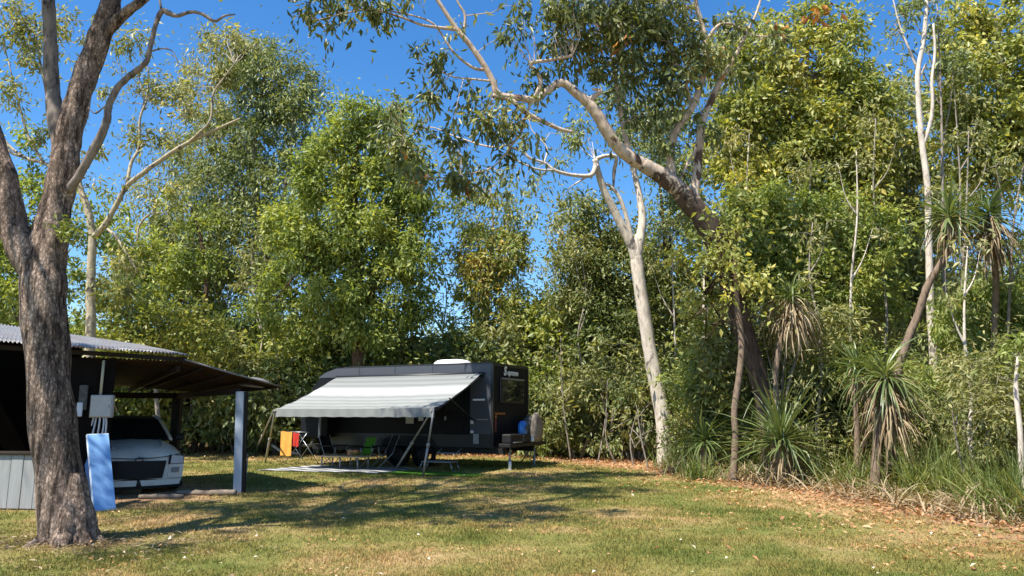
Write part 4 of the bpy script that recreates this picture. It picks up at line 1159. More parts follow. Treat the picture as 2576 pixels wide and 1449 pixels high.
# gear on the rear bar
c = V(-0.40, 1.15, 0.74)
bag = thing('blue_bag', c, 'bright blue bag with a darker centre on the rear bar of the caravan', 'bag')
mb = MB(); vs = []
for j, (z, s_) in enumerate(((0.22, .6), (0.26, .92), (0.40, 1.0), (0.52, .93), (0.60, .6), (0.62, .3))):
    for a in range(16):
        t = 2 * math.pi * a / 16; vs.append(c + VROT @ Vector((0.13 * s_ * math.cos(t), 0.21 * s_ * math.sin(t), z)))
fs = [(i * 16 + k, i * 16 + (k + 1) % 16, (i + 1) * 16 + (k + 1) % 16, (i + 1) * 16 + k) for i in range(5) for k in range(16)] + [tuple(range(80, 96)), tuple(range(16))[::-1]]
mb.add(vs, fs, 0, True); mb.build('sack', M['blue_plastic'], bag)
mb = MB(); mb.lathe([(0.001, 0.02), (0.07, 0.015), (0.08, 0)], c + Vector((0, 0, 0.42)) - VL * 0.13, 12, -VL); mb.build('patch', M['van_grey'], bag)
mb = MB(); vbox(mb, -0.56, -0.26, 0.95, 1.42, 0.743, 0.965, 0.03); o = mb.build('crate', M['black_plastic']); tag(o, 'low black crate under the blue bag on the rear bar', 'crate')
mb = MB(); mb.lathe([(0.001, 0.0), (0.08, 0.01), (0.10, 0.06), (0.08, 0.14), (0.04, 0.17), (0.001, 0.175)], V(-0.50, 1.52, 0.742), 14, (0, 0, 1)); o = mb.build('small_bottle', M['white_cloth']); tag(o, 'small white bottle below the blue bag on the rear bar', 'bottle')
mb = MB(); vs = []
c = V(-0.50, 1.92, 0.742)
for j, (z, s_) in enumerate(((0.0, .9), (0.2, 1.05), (0.5, 1.0), (0.68, .85), (0.82, .5), (0.86, .2))):
    for a in range(18):
        t = 2 * math.pi * a / 18; k = 1 + 0.5 * noise.noise((math.cos(t) * 2.2, math.sin(t) * 2.2, j * 1.1)); vs.append(c + VROT @ Vector((0.11 * s_ * k * math.cos(t), 0.33 * s_ * k * math.sin(t), z)))
fs = [(i * 18 + k, i * 18 + (k + 1) % 18, (i + 1) * 18 + (k + 1) % 18, (i + 1) * 18 + k) for i in range(5) for k in range(18)] + [tuple(range(90, 108)), tuple(range(18))[::-1]]
mb.add(vs, fs, 0, True); o = mb.build('draped_cover', M['beige_cover']); tag(o, 'lumpy beige and grey cover draped over gear at the far end of the rear bar', 'cover')
mb = MB(); vbox(mb, -0.55, -0.26, 0.05, 0.85, 0.743, 1.0, 0.03); o = mb.build('gear_box', M['black_plastic']); tag(o, 'black storage box at the near end of the rear bar', 'box')
mb = MB(); mb.tube([V(-0.57, .15, .77), V(-0.57, .75, .77)], .016, 6); mb.build('edge_strip', M['dull_steel'], o)
# folding stand behind the caravan
c = gr(1325, 1163)
fs_ = thing('folding_stand', c, 'small folding stand with crossed legs right of the caravan', 'stand')
mb = MB()
for y in (-.15, .15): mb.tube([c + Vector((-.2, y, 0)), c + Vector((.2, y, .5))], .014, 6); mb.tube([c + Vector((.2, y, 0)), c + Vector((-.2, y, .5))], .014, 6)
mb.build('leg_frame', M['steel'], fs_)
mb = MB(); mb.box(c + Vector((0, 0, .51)), (.46, .36, .025), 0, None, .005); mb.build('seat', M['grey_cover'], fs_)
# little things left of the airer at the wood's edge
c = gr(690, 1140); mb = MB(); mb.lathe([(.001, 0), (.13, 0), (.17, .3), (.18, .32), (.15, .32), (.14, .26), (.001, .26)], c, 16); tag(mb.build('plant_pot', M['terracotta']), 'terracotta pot standing at the wood edge left of the orange towel', 'pot')
c = gr(712, 1148, .12); mb = MB(); mb.tube([c + Vector((-.5, .2, .3)), c + Vector((0, 0, .05)), c + Vector((.6, -.1, 0))], [.05, .06, .05], 8, sub=4, wob=.3); tag(mb.build('log', M['dead_wood']), 'bleached log lying at the wood edge left of the orange towel', 'log')
COVER = 1.8
# ------------------------------------------------------------------ trees
def nearest(pts, p):
    d = np.linalg.norm(pts - p, axis=1); i = int(np.argmin(d)); return i, d[i]
def path3(path):
    """(px, py, depth, radius) -> points and radii."""
    return [U(a, b, d) for a, b, d, r in path], [r for *_, r in path]
def px_blobs(bl, d, thick=0.8):
    out = []
    for t in bl:
        px, py, rx, ry, cov = t[:5]
        dd = t[5] if len(t) > 5 else d
        k = dd / F
        out.append((U(px, py, dd), (rx * k * 1.1, max(0.35, thick * 0.5 * (rx + ry) * k), ry * k * 1.1), cov * COVER))
    return out
def make_crown(blobs, skel, rng, leaf=(0.16, 0.055), cr=0.42, droop=0.5, twig_r=0.012, twig_mb=None, twig_max=400, spread=0.55):
    cc, cn, cb = blobs_clumps(blobs, rng, cr)
    la = 0.5 * leaf[0] * leaf[1]
    cnt = np.maximum(2, (cn / la * rng.uniform(0.45, 1.55, len(cn))).astype(int))
    tot = int(cnt.sum())
    rep = np.repeat(np.arange(len(cc)), cnt)
    u = unit(rng.normal(size=(tot, 3))); rr = rng.uniform(0, 1, tot) ** 0.6
    sz = (cr * np.exp(rng.normal(-.1, .45, len(cc))))[rep] * np.where(rng.uniform(0, 1, tot) < .24, rng.uniform(1.2, 2.4, tot), 1.0)
    off = u * (rr * sz)[:, None] * np.array([1, 1, 0.75 + .35 * min(1, droop)])
    pos = cc[rep] + off
    d = unit(off) * spread + rng.normal(size=(tot, 3)) * 0.55 + np.array([0, 0, -droop])
    v, t = leaf_geo(pos, d, rng, *leaf, var=.5)
    if twig_mb is not None and skel is not None and len(skel):
        sk = np.array(skel)
        order = rng.permutation(len(cc))[:twig_max]
        for i in order:
            j, dist = nearest(sk, cc[i])
            if dist < 0.15: continue
            a = Vector(sk[j]); c = Vector(cc[i])
            r = min(0.045, twig_r * (0.6 + 0.35 * dist))
            m1 = a.lerp(c, 0.4) + Vector(rng.normal(0, 0.07 * dist, 3)) + Vector((0, 0, 0.05 * dist))
            m2 = a.lerp(c, 0.75) + Vector(rng.normal(0, 0.06 * dist, 3))
            twig_mb.tube([a, m1, m2, c], [r, r * .75, r * .5, r * .2], 4, cap=False)
    return v, t
def tree(name, label, trunk, limbs, blobs, d, bark, leafm, rng, group=None, leaf=(0.16, 0.055), cr=0.42, droop=0.5, twig_r=0.012, wob=0.12, ns=10, cat='tree', base=True, limb_bark=None, extra=None, twig_max=400, thick=0.8, limbs_parts=False, twigs=True):
    """trunk / limbs: (px, py, depth, radius) paths in the photograph; blobs: leafy masses (px, py, rx, ry, cover)."""
    P, Rr = path3(trunk)
    if base:
        b = P[0].copy(); b.z = gz(b.x, b.y) - 0.15
        if P[0].z > 0.25:
            P.insert(0, b); Rr.insert(0, Rr[0] * 1.15)
        else: P[0] = b
    root = thing(name, (P[0].x, P[0].y, 0), label, cat, group)
    mb = MB(); skel = []
    def run(mbx, p, r, n, sub=6, sd=0):
        mbx.tube(p, r, n, sub=sub, wob=wob, seed=sd)
        q = catmull([tuple(x) for x in p], 4)
        skel.extend([np.array(x) for x in q])
    nsk = 0
    run(mb, P, Rr, ns, 8, 0)
    if len(skel) > 6: skel = skel[len(skel) // 3:]
    tw = mb
    if limbs_parts:
        for i, l in enumerate(limbs):
            p, r = path3(l); m2 = MB(); run(m2, p, r, max(6, ns - 2), 6, i + 1)
            m2.build('branch', limb_bark or bark, root)
        tw = MB()
    else:
        for i, l in enumerate(limbs):
            p, r = path3(l); run(mb, p, r, max(5, ns - 3), 5, i + 1)
    bb = blobs if blobs and not isinstance(blobs[0][0], (int, float)) else px_blobs(blobs, d, thick)
    if bb:
        v, t = make_crown(bb, skel, rng, leaf, cr, droop, twig_r, tw if twigs else None, twig_max)
        if extra is not None:
            for (eb, ed) in extra:
                v2, t2 = make_crown(px_blobs(eb, ed), None, rng, leaf, cr, droop)
                t = np.concatenate([t, t2 + len(v)]); v = np.concatenate([v, v2])
        link('crown', np_mesh('crown', v, t, leafm), root)
    mb.build('trunk', bark, root)
    if tw is not mb: tw.build('twigs', limb_bark or bark, root)
    return root

# --- the near tree on the left
rng = np.random.default_rng(11)
d0 = TB.y
P0 = [(172, 1392, d0, .31), (168, 1366, d0, .28), (158, 1300, d0, .265), (146, 1180, d0, .258), (132, 1050, d0, .255), (116, 850, d0, .25), (108, 740, d0, .262), (118, 640, d0 + .05, .235), (136, 540, d0 + .1, .195), (152, 470, d0 + .1, .185), (172, 350, d0 + .1, .165), (205, 220, d0 + .1, .155), (245, 110, d0 + .1, .145), (275, 20, d0 + .1, .13), (292, -60, d0 + .1, .12), (320, -220, d0, .09)]
L0 = [
 [(112, 720, d0, .18), (62, 640, d0 - .02, .185), (30, 560, d0 - .05, .175), (5, 450, d0 - .05, .17), (-25, 350, d0 - .05, .165), (-70, 220, d0 - .1, .15), (-130, 40, d0 - .2, .12), (-160, -150, d0 - .3, .08)],
 [(158, 400, d0 + .15, .10), (140, 300, d0 + .25, .105), (131, 220, d0 + .3, .095), (127, 120, d0 + .3, .088), (122, 10, d0 + .3, .082), (112, -120, d0 + .3, .06)],
 [(250, 105, d0 + .1, .06), (285, 62, d0 + .05, .075), (325, 25, d0, .065), (372, -12, d0, .055), (470, -120, d0, .04)],
 [(170, 480, d0 + .05, .06), (195, 448, d0, .055), (225, 395, d0 - .05, .056), (250, 350, d0 - .08, .056), (268, 305, d0 - .1, .05), (275, 262, d0 - .1, .044), (300, 215, d0 - .1, .042), (340, 180, d0 - .1, .04), (368, 155, d0 - .12, .034), (380, 110, d0 - .12, .031), (392, 62, d0 - .12, .03), (407, 28, d0 - .12, .034), (425, 33, d0 - .12, .038), (445, 40, d0 - .12, .026), (480, 30, d0 - .12, .023), (510, 36, d0 - .12, .022), (540, 53, d0 - .12, .02), (565, 40, d0 - .12, .015), (592, 36, d0 - .12, .008)],
 [(383, 128, d0 - .12, .014), (410, 122, d0 - .1, .01), (435, 130, d0 - .1, .008), (448, 160, d0 - .1, .005)],
 [(407, 28, d0 - .12, .02), (402, 0, d0 - .1, .014), (398, -60, d0 - .1, .01)],
 [(270, 262, d0 - .1, .012), (240, 285, d0 - .1, .009), (222, 270, d0 - .1, .006)],
]
near = thing('tree', (TB.x, TB.y, 0), 'big near tree with blocky dark grey bark forking beside the shelter', 'tree')
mb = MB(); p, r = path3(P0); p[0] = TB + Vector((0, 0, -0.12)); mb.tube(p, r, 28, sub=10, wob=0.14, seed=2)
for a, ln_ in ((0.1, .42), (1.6, .35), (2.9, .34), (3.9, .5), (5.0, .48), (5.75, .44)):
    dd = Vector((math.cos(a), math.sin(a), 0)); g = TB
    mb.tube([g + dd * .02 + Vector((-.04, 0, .85)), g + dd * .13 + Vector((0, 0, .36)), g + dd * .24 + Vector((0, 0, .12)), g + dd * (ln_ + .08) + Vector((0, 0, -.05))], [.12, .145, .115, .04], 10, sub=5, wob=.2, seed=int(a * 9))
mb.build('trunk', M['ironbark'], near)
skel = []
tw = MB()
for i, l in enumerate(L0):
    p, r = path3(l); m2 = MB(); m2.tube(p, r, 18 if i < 3 else 9, sub=8, wob=0.16, seed=i + 5)
    m2.build('branch', M['ironbark'] if i in (0, 2) else M['limb_bark'], near)
    q = [np.array(x) for x in catmull([tuple(x) for x in p], 4)]
    if i in (0, 1, 2): skel += q[len(q) // 2:]
skel += [np.array(x) for x in p[-4:]]
hi = [((-5.6, 9.0, 10.6), (2.0, 1.6, 1.0), 2.52), ((-7.6, 8.4, 10.4), (2.0, 1.8, 1.1), 2.52), ((-4.0, 8.6, 9.9), (1.5, 1.2, 0.8), 2.18), ((-8.6, 6.0, 9.0), (1.3, 1.0, 0.7), 0.59), ((-6.0, 11.6, 12.2), (2.2, 1.6, 1.0), 2.52), ((-8.4, 11.2, 12.2), (2.2, 1.7, 1.1), 2.52), ((-3.6, 11.0, 11.9), (1.6, 1.3, 0.8), 2.18), ((-6.8, 14.0, 13.6), (2.0, 1.6, 1.0), 2.52), ((-4.6, 13.6, 13.4), (1.8, 1.4, 0.9), 2.36), ((-9.2, 13.8, 13.8), (2.0, 1.6, 1.0), 2.18), ((-10.5, 9.5, 11.2), (2.0, 2.0, 1.1), 2.18)]
tips = [np.array(U(292, -60, d0 + .1)), np.array(U(470, -120, d0)), np.array(U(112, -120, d0 + .3)), np.array(U(-160, -150, d0 - .3))]
for c_, r_, _ in hi:
    c = Vector(c_); a = Vector(min(tips, key=lambda q: np.linalg.norm(q - np.array(c_))))
    m1 = a.lerp(c, .35) + Vector(rng.normal(0, .25, 3)) + Vector((0, 0, .2)); m2 = a.lerp(c, .7) + Vector(rng.normal(0, .25, 3))
    m3 = MB(); m3.tube([a, m1, m2, c], [.085, .07, .055, .03], 8, sub=5, wob=.15)
    m3.build('branch', M['ironbark'], near)
    skel += [np.array(x) for x in catmull([tuple(a), tuple(m1), tuple(m2), tuple(c)], 5)[4:]]
    for k in range(4):
        e = c + Vector(rng.normal(0, 1, 3)) * Vector(r_).length * .5; s0 = m1.lerp(c, rng.uniform(0, 1))
        tw.tube([s0, s0.lerp(e, .5) + Vector(rng.normal(0, .15, 3)), e], [.04, .03, .012], 6, sub=4)
        skel += [np.array(s0.lerp(e, .5)), np.array(e)]
v, t = make_crown(hi, skel, rng, (0.15, 0.055), 0.38, 0.5, 0.018, tw, 300)
sv, st_ = make_crown([(U(172, 578, d0 - .25), (.22, .2, .13), 2.2), (U(140, 560, d0 - .3), (.1, .1, .07), 1.6), (U(200, 600, d0 - .2), (.1, .1, .1), 1.2)], None, rng, (0.06, 0.03), 0.09, 0.3)
tw.build('twigs', M['limb_bark'], near)
link('crown', np_mesh('crown', v, t, M['gum_leaf']), near)
sp = link('foliage', np_mesh('sprig_leaves', sv, st_, M['yellow_leaf']), near); sp['label'] = 'small yellow green sprig growing from the trunk fork'

# --- pale branched tree behind the shelter
rng = np.random.default_rng(21)
tree('tree', 'sparse pale barked tree with bare spreading branches behind the shelter', [(226, 860, 24, 0.158), (228, 760, 24, 0.151), (229, 680, 24, 0.137), (232, 600, 24, 0.122), (222, 530, 24, 0.115), (204, 480, 24, 0.094), (190, 420, 24, 0.072), (150, 330, 24, 0.058), (110, 200, 24, 0.043), (90, 90, 24, 0.029)],
 [[(233, 598, 24, .10), (262, 568, 23.8, .10), (290, 520, 23.7, .085), (318, 470, 23.6, .08), (360, 435, 23.5, .08), (405, 402, 23.5, .075), (450, 372, 23.4, .07), (500, 345, 23.4, .06), (560, 318, 23.3, .045), (604, 298, 23.3, .03)],
  [(318, 470, 23.6, .06), (330, 410, 23.8, .055), (350, 370, 24, .05), (352, 300, 24, .04), (370, 250, 24, .03)],
  [(470, 362, 23.4, .05), (500, 335, 23.3, .045), (530, 300, 23.2, .04), (535, 240, 23.2, .035), (560, 200, 23.1, .025), (590, 160, 23, .015)],
  [(270, 575, 23.8, .05), (295, 600, 23.6, .05), (320, 640, 23.5, .035), (345, 680, 23.5, .02)],
  [(345, 605, 23.8, .02), (350, 570, 23.8, .035), (375, 540, 23.8, .03), (420, 535, 23.8, .02)],
  [(205, 480, 24, .07), (120, 415, 24.3, .06), (60, 395, 24.5, .055), (10, 350, 24.6, .045), (-30, 260, 24.6, .03)],
  [(110, 410, 24.3, .05), (70, 340, 24.3, .04), (45, 250, 24.4, .03), (20, 150, 24.4, .02)],
  [(60, 395, 24.5, .05), (30, 385, 24.4, .045), (15, 365, 24.4, .04)]],
 [(70, 110, 90, 70, .95), (60, 40, 90, 50, .9), (30, 220, 60, 60, .75), (200, 60, 60, 60, .5), (330, 110, 50, 50, .5), (360, 200, 70, 50, .55), (560, 130, 60, 50, .9), (640, 110, 50, 30, .7), (600, 190, 70, 50, .9), (520, 230, 60, 40, .7), (450, 260, 80, 50, .5), (430, 330, 100, 40, .45), (330, 330, 60, 50, .5), (240, 230, 50, 50, .35), (230, 420, 60, 60, .5), (520, 300, 70, 40, .6), (120, 300, 60, 50, .5), (260, 120, 40, 50, .35), (390, 480, 90, 50, .5), (300, 690, 80, 70, .8)],
 24, M['yellow_bark'], M['olive_leaf'], rng, leaf=(0.19, 0.06), cr=0.5, droop=0.7, twig_r=.014)

# --- tall grey green gum in the middle left
rng = np.random.default_rng(31)
tree('tree', 'tall grey green gum against the sky between the shelter and the bright green tree', [(655, 930, 32, .24), (660, 760, 32, .21), (668, 640, 32, .19), (650, 520, 32, .15), (632, 420, 32, .12), (650, 300, 32, .09), (665, 180, 32, .05)],
 [[(668, 640, 32, .12), (700, 560, 31.8, .11), (720, 460, 31.8, .09), (735, 350, 31.8, .06), (740, 260, 31.8, .04)], [(650, 520, 32, .09), (600, 470, 32, .08), (560, 430, 32, .06), (520, 360, 32, .04)], [(665, 720, 32, .1), (590, 690, 32, .09), (520, 640, 32, .06), (440, 600, 32, .04)]],
 [(650, 150, 75, 60, 1.5), (590, 200, 80, 60, 1.2), (700, 200, 80, 70, 1.7), (730, 290, 80, 80, 1.8), (640, 290, 90, 70, 1.6), (560, 320, 90, 70, 1.2), (760, 380, 60, 70, 1.3), (620, 400, 100, 70, 1.5), (700, 470, 110, 80, 1.5), (550, 470, 90, 60, 1.3), (490, 560, 90, 55, 1.0), (620, 560, 110, 60, 1.4), (550, 640, 100, 50, 1.0), (430, 610, 70, 45, 1.0), (690, 620, 80, 60, 1.2), (400, 690, 90, 60, 1.0), (470, 420, 60, 50, .6), (500, 690, 100, 60, 1.2), (620, 700, 90, 60, 1.2), (480, 800, 90, 50, 1.3), (600, 810, 100, 50, 1.5), (800, 260, 40, 60, .9), (560, 740, 60, 35, .9), (720, 560, 70, 60, 1.3)],
 32, M['grey_bark'], M['grey_leaf'], rng, leaf=(0.21, 0.06), cr=0.6, droop=0.8, twig_r=.016)
rng = np.random.default_rng(32)
tree('tree', 'slim dark stemmed young gum below the grey green gum left of centre', [(500, 960, 30, .12), (510, 820, 30, .11), (520, 700, 30, .09), (505, 600, 30, .07), (480, 520, 30, .04)],
 [[(512, 800, 30, .06), (440, 740, 30, .05), (380, 690, 30, .03)]],
 [(470, 540, 70, 50, 1.0), (430, 650, 80, 50, 1.2), (350, 640, 60, 60, 1.0), (520, 680, 60, 40, .9), (380, 740, 80, 55, 1.4), (300, 600, 60, 60, .9)], 30, M['brown_bark'], M['green_leaf'], rng, leaf=(0.2, 0.07), cr=0.5, droop=0.5)

# --- bright green dense tree left of centre
rng = np.random.default_rng(41)
tree('tree', 'broad bright green bushy tree rising behind the caravan roof', [(900, 960, 28, .26), (905, 820, 28, .24), (900, 700, 28, .2), (890, 560, 28, .15), (895, 420, 28, .1), (900, 310, 28, .05)],
 [[(903, 800, 28, .14), (840, 720, 28, .12), (770, 650, 28, .08), (720, 590, 28, .05)], [(903, 780, 28, .13), (960, 700, 28, .11), (1010, 620, 28, .08), (1040, 560, 28, .04)], [(895, 640, 28, .1), (960, 540, 28, .08), (990, 440, 28, .05)], [(700, 745, 27.5, .02), (745, 690, 27.5, .035), (770, 650, 27.6, .03)]],
 [(905, 285, 65, 50, 2.2), (850, 330, 60, 55, 2.0), (970, 330, 70, 60, 2.0), (1010, 290, 45, 30, 1.2), (820, 420, 70, 60, 2.2), (920, 410, 95, 70, 2.8), (1020, 420, 70, 60, 1.9), (850, 520, 110, 75, 3.0), (970, 520, 110, 75, 3.0), (750, 560, 80, 60, 2.2), (1040, 520, 60, 60, 2.0), (770, 630, 100, 60, 2.5), (890, 630, 130, 75, 3.2), (1010, 620, 90, 65, 2.8), (720, 700, 80, 45, 1.6), (830, 730, 110, 55, 2.4), (960, 730, 110, 60, 2.6), (1060, 690, 45, 50, 1.6), (1050, 780, 60, 50, 1.7), (850, 810, 100, 50, 1.6), (960, 820, 100, 50, 1.6), (740, 790, 80, 50, 1.3), (680, 780, 60, 40, 1.0)],
 28, M['brown_bark'], M['green_leaf'], rng, leaf=(0.19, 0.07), cr=0.5, droop=0.55, thick=1.0)

# --- sparse twin stems in the centre
rng = np.random.default_rng(51)
tree('tree', 'slender sparse crowned tree with two thin pale stems behind the roof air conditioner', [(1222, 960, 29, .10), (1224, 860, 29, .095), (1226, 760, 29, .085), (1232, 660, 29, .07), (1240, 570, 29, .05), (1235, 480, 29, .025)],
 [[(1212, 960, 29.2, .09), (1211, 880, 29.2, .085), (1208, 800, 29.2, .06)], [(1182, 900, 29.4, .045), (1186, 800, 29.4, .04), (1185, 720, 29.4, .03), (1180, 640, 29.4, .015)], [(1230, 690, 29, .04), (1270, 620, 29, .03), (1300, 560, 29, .015)]],
 [(1230, 490, 80, 50, .9), (1180, 540, 50, 40, .8), (1200, 590, 70, 50, 1.2), (1290, 550, 60, 50, 1.2), (1240, 640, 100, 60, 1.7), (1180, 660, 50, 50, 1.2), (1305, 650, 50, 55, 1.5), (1240, 720, 90, 50, 1.7), (1165, 740, 45, 40, 1.0), (1260, 790, 90, 50, 1.8), (1180, 830, 70, 40, 1.4), (1300, 850, 60, 50, 1.6)],
 29, M['grey_bark'], M['brown_leaf'], rng, leaf=(0.2, 0.06), cr=0.48, droop=0.7)

# --- dark tree behind the white trunk
rng = np.random.default_rng(61)
tree('tree', 'dark dense tree just behind the forked white trunk', [(1560, 1080, 27.5, .2), (1555, 900, 27.5, .18), (1540, 760, 27.5, .14), (1520, 640, 27.5, .09), (1500, 540, 27.5, .04)],
 [[(1545, 800, 27.5, .09), (1470, 720, 27.5, .07), (1430, 640, 27.5, .04)]],
 [(1485, 530, 55, 45, 1.7), (1450, 590, 55, 50, 1.7), (1530, 590, 70, 60, 2.0), (1470, 670, 70, 55, 2.2), (1560, 680, 80, 65, 2.6), (1500, 760, 90, 60, 2.6), (1600, 780, 80, 80, 2.4), (1440, 760, 60, 50, 2.0), (1540, 860, 110, 65, 2.6), (1440, 860, 70, 60, 2.2), (1520, 950, 110, 60, 2.2)],
 27.5, M['brown_bark'], M['dark_leaf'], rng, leaf=(0.18, 0.07), cr=0.5, thick=1.0)

# --- forked white gum
rng = np.random.default_rng(71)
tree('tree', 'white trunked gum forking in two high above the right end of the caravan', [(1672, 1150, 23, .24), (1668, 1060, 23, .23), (1655, 985, 23, .225), (1638, 900, 23, .215), (1622, 800, 23, .21), (1610, 720, 23, .205), (1602, 660, 23, .20), (1600, 620, 23, .15), (1602, 590, 23, .06)],
 [[(1603, 665, 23, .17), (1590, 620, 22.95, .16), (1570, 580, 22.9, .15), (1545, 530, 22.8, .125), (1520, 480, 22.7, .115), (1505, 435, 22.6, .10), (1497, 400, 22.5, .09)],
  [(1600, 660, 23, .16), (1610, 600, 23.05, .15), (1616, 550, 23.1, .125), (1608, 490, 23.2, .105), (1592, 420, 23.3, .09), (1570, 330, 23.4, .075), (1556, 250, 23.5, .06), (1545, 150, 23.5, .04)],
  [(1592, 615, 22.95, .07), (1580, 560, 22.9, .07), (1560, 500, 22.85, .065), (1535, 468, 22.8, .055), (1515, 462, 22.7, .05)],
  [(1500, 415, 22.5, .09), (1488, 440, 22.4, .075), (1455, 442, 22.3, .06), (1418, 436, 22.2, .055), (1395, 428, 22.1, .05), (1370, 410, 22.1, .04), (1330, 395, 22, .035), (1310, 360, 22, .025)],
  [(1480, 442, 22.4, .035), (1455, 458, 22.3, .03), (1435, 470, 22.2, .01)],
  [(1395, 428, 22.1, .035), (1350, 425, 22, .03), (1290, 400, 21.9, .02)],
  [(1370, 410, 22.1, .03), (1375, 370, 22.2, .025), (1340, 330, 22.2, .018), (1330, 300, 22.2, .01)],
  [(1500, 400, 22.5, .07), (1525, 392, 22.5, .06), (1550, 395, 22.5, .05), (1545, 430, 22.7, .06), (1543, 470, 22.8, .03)]],
 [(1440, 350, 60, 40, .55), (1400, 500, 60, 40, .4), (1500, 330, 70, 50, .7), (1590, 300, 70, 60, .8), (1640, 340, 60, 60, .8), (1550, 220, 70, 60, .6), (1330, 450, 60, 40, .5), (1420, 400, 50, 30, .3), (1670, 290, 50, 50, .8)],
 23, M['white_gum'], M['grey_leaf'], rng, leaf=(0.2, 0.055), cr=0.45, droop=0.9, ns=16, wob=.10, limbs_parts=True, limb_bark=M['white_gum'])

# --- leaning gum whose limbs overhang the caravan
rng = np.random.default_rng(81)
lean_trunk = [(1942, 1120, 18.2, .31), (1932, 1050, 18.1, .29), (1915, 970, 17.9, .27), (1885, 880, 17.5, .26), (1855, 780, 17.1, .26), (1825, 680, 16.6, .28), (1785, 575, 16.0, .29), (1745, 520, 15.7, .265), (1705, 475, 15.3, .23), (1660, 440, 14.9, .20), (1615, 413, 14.6, .17)]
lean_limbs = [
 [(1690, 460, 15.2, .18), (1650, 432, 14.8, .17), (1600, 405, 14.5, .155), (1560, 375, 14.2, .145), (1530, 335, 13.9, .14), (1503, 290, 13.6, .13), (1478, 258, 13.4, .115), (1450, 235, 13.2, .10), (1415, 208, 13.0, .09), (1380, 226, 12.8, .08), (1345, 250, 12.7, .075), (1310, 247, 12.6, .07), (1255, 238, 12.4, .068), (1240, 205, 12.3, .064), (1215, 160, 12.1, .058), (1180, 110, 11.9, .052), (1150, 75, 11.7, .048), (1120, 30, 11.5, .04), (1095, -10, 11.3, .035), (1060, -80, 11.1, .02)],
 [(1735, 508, 15.6, .13), (1700, 468, 15.5, .12), (1688, 425, 15.5, .11), (1690, 360, 15.5, .105), (1712, 310, 15.5, .10), (1742, 268, 15.5, .095), (1760, 220, 15.5, .09), (1775, 150, 15.5, .08), (1768, 70, 15.5, .07), (1752, 15, 15.5, .06), (1745, -60, 15.5, .04)],
 [(1745, 515, 15.7, .13), (1752, 440, 15.9, .115), (1760, 360, 16.0, .11), (1768, 300, 16.0, .105), (1785, 262, 16.0, .09), (1812, 205, 16.0, .075), (1845, 150, 16.0, .055), (1872, 95, 16.0, .045), (1898, 45, 16.0, .035), (1915, -5, 16.0, .028), (1930, -60, 16, .02)],
 [(1240, 240, 12.4, .055), (1285, 252, 12.45, .05), (1325, 285, 12.5, .05), (1375, 310, 12.6, .045), (1410, 325, 12.8, .04), (1440, 332, 13.0, .03)],
 [(1345, 250, 12.7, .055), (1360, 210, 12.7, .05), (1350, 180, 12.7, .045), (1335, 160, 12.6, .04), (1390, 150, 12.6, .035), (1440, 140, 12.6, .03)],
 [(1478, 258, 13.4, .07), (1498, 240, 13.4, .06), (1512, 228, 13.4, .045), (1490, 224, 13.4, .03)],
 [(1225, 175, 12.2, .04), (1190, 170, 12, .03), (1140, 130, 11.7, .022), (1090, 60, 11.4, .018), (1020, 35, 11.1, .014), (930, 20, 10.8, .01)],
 [(1150, 75, 11.7, .035), (1110, 70, 11.4, .03), (1060, 62, 11.1, .025), (1000, 40, 10.8, .02), (930, 25, 10.5, .016), (860, 35, 10.2, .012), (800, 50, 10.0, .008)],
 [(1165, 95, 11.8, .03), (1170, 40, 11.7, .025), (1150, 0, 11.6, .02), (1140, -60, 11.5, .015)],
 [(1335, 258, 12.7, .03), (1320, 300, 12.9, .028), (1300, 350, 13.8, .026), (1240, 370, 15.5, .024), (1150, 345, 17.6, .02), (1080, 320, 19, .016), (1020, 350, 20, .01)],
 [(1300, 350, 12.4, .02), (1240, 420, 12.3, .018), (1160, 440, 12.2, .014), (1090, 450, 12.1, .008)],
 [(1245, 205, 12.3, .025), (1200, 200, 12.1, .02), (1130, 190, 12, .014), (1060, 150, 11.9, .008)],
 [(1705, 470, 15.4, .03), (1725, 420, 15.4, .035), (1745, 385, 15.4, .03), (1760, 340, 15.4, .02)],
 [(1770, 120, 15.5, .05), (1800, 70, 15.5, .04), (1840, 60, 15.4, .03), (1900, 90, 15.3, .02)],
 [(1590, 400, 14.5, .06), (1570, 330, 14.7, .06), (1555, 250, 14.9, .055), (1545, 180, 15, .045), (1530, 90, 15, .03)],
 [(1742, 268, 15.5, .05), (1725, 215, 15.4, .055), (1738, 195, 15.4, .04), (1700, 160, 15.3, .03)],
]
